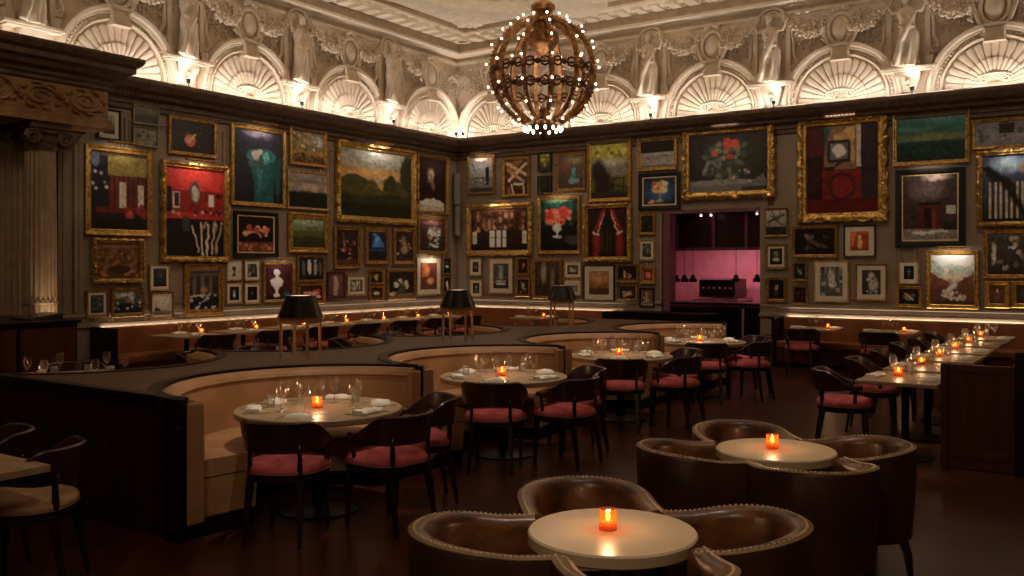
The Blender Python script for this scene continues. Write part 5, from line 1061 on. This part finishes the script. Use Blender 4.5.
# ------------------------------------------------------------------ entablature, columns, speakers, cabinets, chandelier
t = thing('carved_entablature', 'dark carved wood entablature with scrollwork frieze jutting from the left wall on columns', 'entablature', (0, 0, 0))
p0 = onL(108, 130, .9); ye = p0[1]; zb = p0[2]
FX = .9; y1 = -19.5
MB().box(.02, FX, y1, ye, zb+.14, 4.42).build('frieze_body', 'carved_wood', t)
def ent(mb, prof):   # wraps round the end corner
    mb.loft([[(0.02, ye+d, z) for d, z in prof], [(FX+d, ye+d, z) for d, z in prof], [(FX+d, y1, z) for d, z in prof]], ringclosed=False, caps=False)
m = MB(); ent(m, [(0, zb), (.0, zb), (.06, zb), (.06, zb+.06), (.04, zb+.07), (.04, zb+.13), (.01, zb+.15)]); m.box(.02, FX, y1, ye, zb, zb+.14); m.build('architrave', 'carved_wood', t)
m = MB(); ent(m, [(0, 4.26), (.03, 4.29), (.03, 4.33), (.07, 4.36), (.07, 4.41), (.17, 4.44), (.20, 4.50), (.27, 4.53), (.27, 4.60), (.33, 4.64), (.36, 4.70), (.36, 4.74), (0, 4.74)]); m.build('cornice_moulding', 'dark_cornice', t)
m = MB(); rnd = random.Random(8); zc_ = (zb+.15+4.26)/2; hh = (4.26-zb-.15)/2
for i in range(9):
    yy = ye-.35-i*.62; sg = 1 if i % 2 else -1
    P = [(FX+.012, yy+.24*(1-j/30)*cos(j*.45), zc_+sg*hh*.75*(1-j/30)*sin(j*.45)) for j in range(26)]
    m.tube(P, [.028*(1-j/40) for j in range(26)], 6)
    for j in range(8):
        a = j*.8; m.tube([(FX+.01, yy+.27*cos(a), zc_+hh*.8*sin(a)), (FX+.03, yy+.30*cos(a+.2), zc_+hh*.9*sin(a+.2)), (FX+.01, yy+.27*cos(a+.45), zc_+hh*.95*sin(a+.45))], [.03, .025, .006], 6)
m.build('scroll_relief', 'carved_wood', t, smooth=True)
def column(px, X, r, label):
    p = onL(px, 150, X); t = thing('fluted_column', label, 'column', (X, p[1], 0))
    N = 96
    rings = []
    for rr, z in ((r, .35), (r, 1.25), (r*.98, 2.2), (r*.9, 3.36)):
        rings.append([((rr*(1-.09*(.5+.5*cos(20*2*pi*k/N))))*cos(2*pi*k/N), (rr*(1-.09*(.5+.5*cos(20*2*pi*k/N))))*sin(2*pi*k/N), z) for k in range(N)])
    MB().loft(rings).build('shaft', 'pilaster_paint', t)
    m = MB(); m.lathe([(r*1.02, 1.28), (r*1.04, 1.30), (r*1.02, 1.32)], 40, caps=False); m.build('ring', 'pilaster_paint', t)
    MB().lathe([(r*1.35, 0), (r*1.35, .12), (r*1.25, .14), (r*1.3, .2), (r*1.15, .26), (r*1.1, .33), (r, .36)], 40).build('base', 'pilaster_paint', t, smooth=True, auto=40)
    m = MB(); zt = zb-.0; m.lathe([(r*.9, 3.35), (r*1.05, 3.42), (r*.95, 3.45), (r*1.15, 3.54)], 40)
    m.box(-r*1.3, r*1.3, -r*1.3, r*1.3, zt-.08, zt)
    for sx in (-1, 1):
        for yy in (-1, 1):
            P = [(sx*r*1.1, yy*r*1.05+yy*(.12-.004*j)*cos(j*.55)*.9, 3.52+(.11-.004*j)*sin(j*.55)) for j in range(24)]
            m.tube(P, [.026*(1-j/40) for j in range(24)], 6)
        m.tube([(sx*r*1.1, -r, zt-.1), (sx*r*1.1, 0, zt-.13), (sx*r*1.1, r, zt-.1)], .03, 6)
    m.box(-r, r, -r, r, 3.52, zt-.06)
    m.build('ionic_capital', 'dark_cornice', t, smooth=True, auto=40)
column(40, .62, .215, 'fluted column with dark scroll capital lit at its foot under the carved entablature')
p = onL(6, 150, .02)
t = thing('flat_pilaster', 'fluted flat pilaster on the wall at the far left edge', 'pilaster', (0.02, p[1], 0))
m = MB(); m.box(0, .12, -.25, .25, 0, 3.5)
for i in range(6): m.box(.12, .135, -.22+i*.08, -.18+i*.08, .4, 3.4)
m.build('shaft', 'pilaster_paint', t); MB().box(0, .18, -.3, .3, 3.5, zb-.02).box(0, .2, -.33, .33, 3.55, 3.62).build('capital', 'dark_cornice', t, bev=.01)
t = thing('bracket', 'small carved bracket under the end corner of the entablature', 'bracket', (.03, ye-.16, zb))
MB().loft([[(0, -.12, -.03), (.35, -.12, -.0), (.35, .12, 0), (0, .12, -.03)], [(0, -.1, -.22), (.1, -.1, -.22), (.1, .1, -.22), (0, .1, -.22)]]).box(0, .38, -.14, .14, -.03, 0).build('block', 'dark_cornice', t, bev=.01)
light('SPOT', 'column_uplight', (1.08, onL(40, 150, .62)[1]-.1, .6), 45, WARM, d=(-.33, .2, 1), spot_size=radians(38), spot_blend=.8, shadow_soft_size=.04)
# dark cabinets at left
t = thing('host_cabinet', 'tall black cabinet standing behind the partition at far left', 'cabinet', (0, 0, 0))
MB().box(.95, 2.55, -12.9, -10.72, .0, 1.13).build('body', 'ebony', t, bev=.01); MB().box(.92, 2.58, -12.93, -10.69, 1.13, 1.165).build('top', 'ebony', t, bev=.005)
for i in range(3): MB().box(2.55, 2.565, -12.8+i*.7, -12.15+i*.7, .1, 1.08).build('door', 'dark_panel', t)
t = thing('reservation_screen', 'low black screen lying on top of the left cabinet', 'screen', (2.1, -10.98, 1.165))
MB().loft([[(-.2, -.2, 0), (.2, -.2, 0), (.2, .22, 0), (-.2, .22, 0)], [(-.2, -.2, .02), (.2, -.2, .02), (.2, .22, .075), (-.2, .22, .075)]]).build('display', 'lamp_black', t)
# corner loudspeaker
t = thing('column_speaker', 'slim grey column loudspeaker mounted upright in the room corner', 'loudspeaker', (.12, -.12, onL(457, 205, .1)[2]), radians(-45))
h_ = onL(457, 174, .1)[2]-onL(457, 205, .1)[2]
MB().box(-.09, .09, -.09, .05, 0, h_).build('cabinet', 'speaker_grey', t, bev=.015); MB().box(-.075, .075, -.10, -.088, .02, h_-.02).build('grille', 'speaker_grey', t)
t = thing('column_speaker', 'lower unit of the grey loudspeaker in the room corner', 'loudspeaker', (.12, -.12, onL(457, 236, .1)[2]), radians(-45))
MB().box(-.08, .08, -.06, .05, 0, h_-.03).build('cabinet', 'speaker_grey', t, bev=.015); MB().box(-.065, .065, -.07, -.058, .02, h_-.05).build('grille', 'speaker_grey', t)
# chandelier
CZ = 4.93; CR = .84; CV = .87
t = thing('globe_chandelier', 'large bronze globe chandelier of curved ribs studded with small glowing bulbs', 'chandelier', (CHX, CHY, CZ))
rib = bulb = None
sphb = MB().ball((0, 0, 0), .019, 8)
NR = 12
for k in range(NR):
    a = 2*pi*(k+.5)/NR-TH
    def pt(ph, off=0): return ((CR+off)*cos(ph), 0, (CV+off)*sin(ph))
    if rib is None:
        m = MB(); N = 40; rings = []
        for i in range(N+1):
            ph = radians(-77+154*i/N); c, s = cos(ph), sin(ph); w = .034
            rings.append([((CR+o)*c, y, (CV+o)*s) for o, y in ((-.035, -w), (.0, -w*1.2), (.022, -w*.7), (.012, 0), (.022, w*.7), (.0, w*1.2), (-.035, w))])
        m.loft(rings)
        for i in range(34):
            ph = radians(-74+148*i/33); m.ball(((CR+.025)*cos(ph), 0, (CV+.025)*sin(ph)), .02, 6)
        rib = m.build('rib', 'bronze', t, smooth=True, auto=50); rib.rotation_euler.z = a; r_ = rib
    else: r_ = rib.copy(); col.objects.link(r_); r_.parent = t; r_.rotation_euler.z = a
    for j, ph in enumerate((-58, -38, -16, 6, 26, 45, 64)):
        ph = radians(ph); pos = ((CR+.085)*cos(ph)*cos(a), (CR+.085)*cos(ph)*sin(a), (CV+.085)*sin(ph))
        if bulb is None: bulb = sphb.build('bulb', 'bulb_glow', t, smooth=True, loc=pos)
        else: b_ = bulb.copy(); col.objects.link(b_); b_.parent = t; b_.location = pos
m = MB()   # scrolled links between the ribs, two tiers
for zt in (.01, -.28):
    rr = CR*sqrt(1-(zt/CV)**2)-.01
    for k in range(NR):
        a = 2*pi*k/NR-TH
        for sg in (-1, 1):
            c0 = (rr*.985*cos(a+sg*.145), rr*.985*sin(a+sg*.145)); tx, ty = -sin(a), cos(a)
            m.tube([(c0[0]+.07*tx*cos(q*pi/4), c0[1]+.07*ty*cos(q*pi/4), zt+.07*sin(q*pi/4)) for q in range(8)], .018, 5, closed=True)
        m.ball((rr*.96*cos(a), rr*.96*sin(a), zt), .05, 6)
        m.tube([(rr*cos(a-.26), rr*sin(a-.26), zt), (rr*.97*cos(a-.1), rr*.97*sin(a-.1), zt+.015), (rr*.97*cos(a+.1), rr*.97*sin(a+.1), zt-.015), (rr*cos(a+.26), rr*sin(a+.26), zt)], .02, 5)
m.build('scroll_links', 'bronze_dark', t, smooth=True)
MB().lathe([(.03, 1.45), (.03, 1.16), (.14, 1.12), (.20, 1.06), (.19, .98), (.12, .93), (.10, .86), (.22, .84), (.24, .80), (.16, .76), (.15, .66), (.25, .62), (.26, .48), (.22, .42), (.16, .36), (.10, .30), (.05, .26), (.04, .18), (.015, .14)], 28).build('hub', 'bronze', t, smooth=True, auto=45)
MB().lathe([(.02, 1.4), (.02, 2.1), (.1, 2.12), (.16, 2.25)], 16).build('hanging_rod', 'bronze_dark', t)
MB().lathe([(.0, -1.12), (.05, -1.08), (.06, -1.02), (.03, -.98), (.16, -.92), (.30, -.86), (.34, -.83), (.28, -.80), (.08, -.78), (.05, -.70), (.07, -.62), (.03, -.55), (.005, -.5)][::-1], 28).build('bottom_dish', 'bronze_dark', t, smooth=True, auto=45)
for k in range(14):
    a = 2*pi*k/14; b_ = bulb.copy(); col.objects.link(b_); b_.parent = t; b_.location = (.30*cos(a), .30*sin(a), -.93); b_.scale = (1.25, 1.25, 1.9)
light('POINT', 'chandelier_light', (CHX, CHY, CZ-.2), 30, WARM2, shadow_soft_size=.6)

# ------------------------------------------------------------------ light of the room
def spot(x, y, z, tx, ty, tz, p, ang, blend=.7, c=WARM, soft=.08):
    light('SPOT', 'ceiling_spot', (x, y, z), p, c, d=(tx-x, ty-y, tz-z), spot_size=radians(ang), spot_blend=blend, shadow_soft_size=soft)
for k in range(4):
    spot(8.9, YC[k]+.2, 6.6, 7.6, YC[k], .75, 470+25*k, 25, .9, TBL)
    spot(3.9, YC[k], 6.6, 4.9, YC[k], .75, 90, 28, .9)
for c in (tA, tB): spot(c[0]+.3, c[1]+.5, 6.4, c[0], c[1], .66, 250, 19, .9, TBL)
for y in (-7.5, -4.6, -1.9): spot(10.6, y-.3, 6.6, 11.15, y, .75, 170, 25, .8, TBL)
for y in (-7.5, -5.0, -2.5): spot(2.6, y, 6.4, .9, y, .75, 90, 34, .9)
spot(8.0, -15.2, 5, 7.8, -14.5, .75, 60, 22, .8)
# wall washers aimed at the pictures
for y in (-1.2, -3.4, -5.6, -7.8): spot(3.6, y-.2, 6.75, 0, y, 2.4, 105, 62, 1.0, WARM, .15)
for x in (1.8, 4.4, 7.0, 9.4, 11.8): spot(x, -3.8, 6.75, x, 0, 2.4, 95, 62, 1.0, WARM, .15)
light('AREA', 'general_fill', (8, -8, 6.7), 22, WARM, d=(0, 0, -1), shape='RECTANGLE', size=9, size_y=9)  # broad fill panel added under the ceiling for general soft light
# LED wash along the tops of the banquettes
LE = onL(100, 327)[1]
LEDC = (1, .80, .60)
strip((.05, -.4, .862), (.05, LE, .862), (-.1, 0, 1), 1.2, .02, LEDC)
strip((.4, -.05, .862), (onB(632, 310)[0], -.05, .862), (0, .1, 1), 1.2, .02, LEDC)
strip((xe+.1, -.05, .862), (13.5, -.05, .862), (0, .1, 1), 1.8, .02, LEDC)
for a, b, w_, lab in ((.4, -LE, 'L', 'left wall'), (.4, onB(632, 310)[0], 'B', 'corner stretch of the back wall'), (xe+.1, RX-.2, 'B', 'back wall right of the kitchen opening')):
    m = MB(); m.box(a, b, -.058, -.042, .845, .855) if w_ == 'B' else m.box(.042, .058, -b, -a, .845, .855)
    tag(m.build('led_strip', 'led_glow'), 'thin glowing light strip along the banquette top, '+lab, 'light strip')
for x, y, z, p in ((CHX, CHY, CZ+.95, 210), (9.5, -9.6, 4.8, 230)):  # added upward fills for frieze and ceiling; the second has no fixture
    light('SPOT', 'frieze_fill_uplight', (x, y, z), p, WARM2, d=(0, 0, 1), spot_size=radians(176), spot_blend=.15, shadow_soft_size=.4)
light('AREA', 'fill_light', (4.2, -13.5, 6.3), 30, WARM, d=(-.8, .1, -.5), shape='RECTANGLE', size=1, size_y=1)  # added soft fill to brighten the carved entablature, no fixture there
light('AREA', 'fill_light', (12.5, -18.5, 5.5), 70, WARM, d=(-.1, .6, -.7), shape='RECTANGLE', size=2, size_y=2)  # added frontal fill behind the camera, lifts the unlit panel fronts
wd = bpy.data.worlds.new('World'); sc.world = wd; wd.use_nodes = True
wd.node_tree.nodes['Background'].inputs['Color'].default_value = (1, .8, .6, 1); wd.node_tree.nodes['Background'].inputs['Strength'].default_value = .004

cam = bpy.data.cameras.new('camera'); co = bpy.data.objects.new('camera', cam); col.objects.link(co)
co.location = (CX, CY, EYE); co.rotation_euler = (pi/2, 0, TH)
cam.sensor_width = 36; cam.lens = 36*F/1024; cam.shift_y = -(288-HZ)/1024; cam.clip_start = .05
sc.camera = co
vs = sc.view_settings; vs.view_transform = 'Standard'; vs.look = 'None'; vs.gamma = 1; vs.use_curve_mapping = False; vs.exposure = 0
sc.cycles.use_denoising = True; sc.cycles.max_bounces = 6; sc.cycles.transparent_max_bounces = 16
sc.cycles.sample_clamp_indirect = 4; sc.cycles.caustics_reflective = False; sc.cycles.caustics_refractive = False
sc.cycles.use_light_tree = True
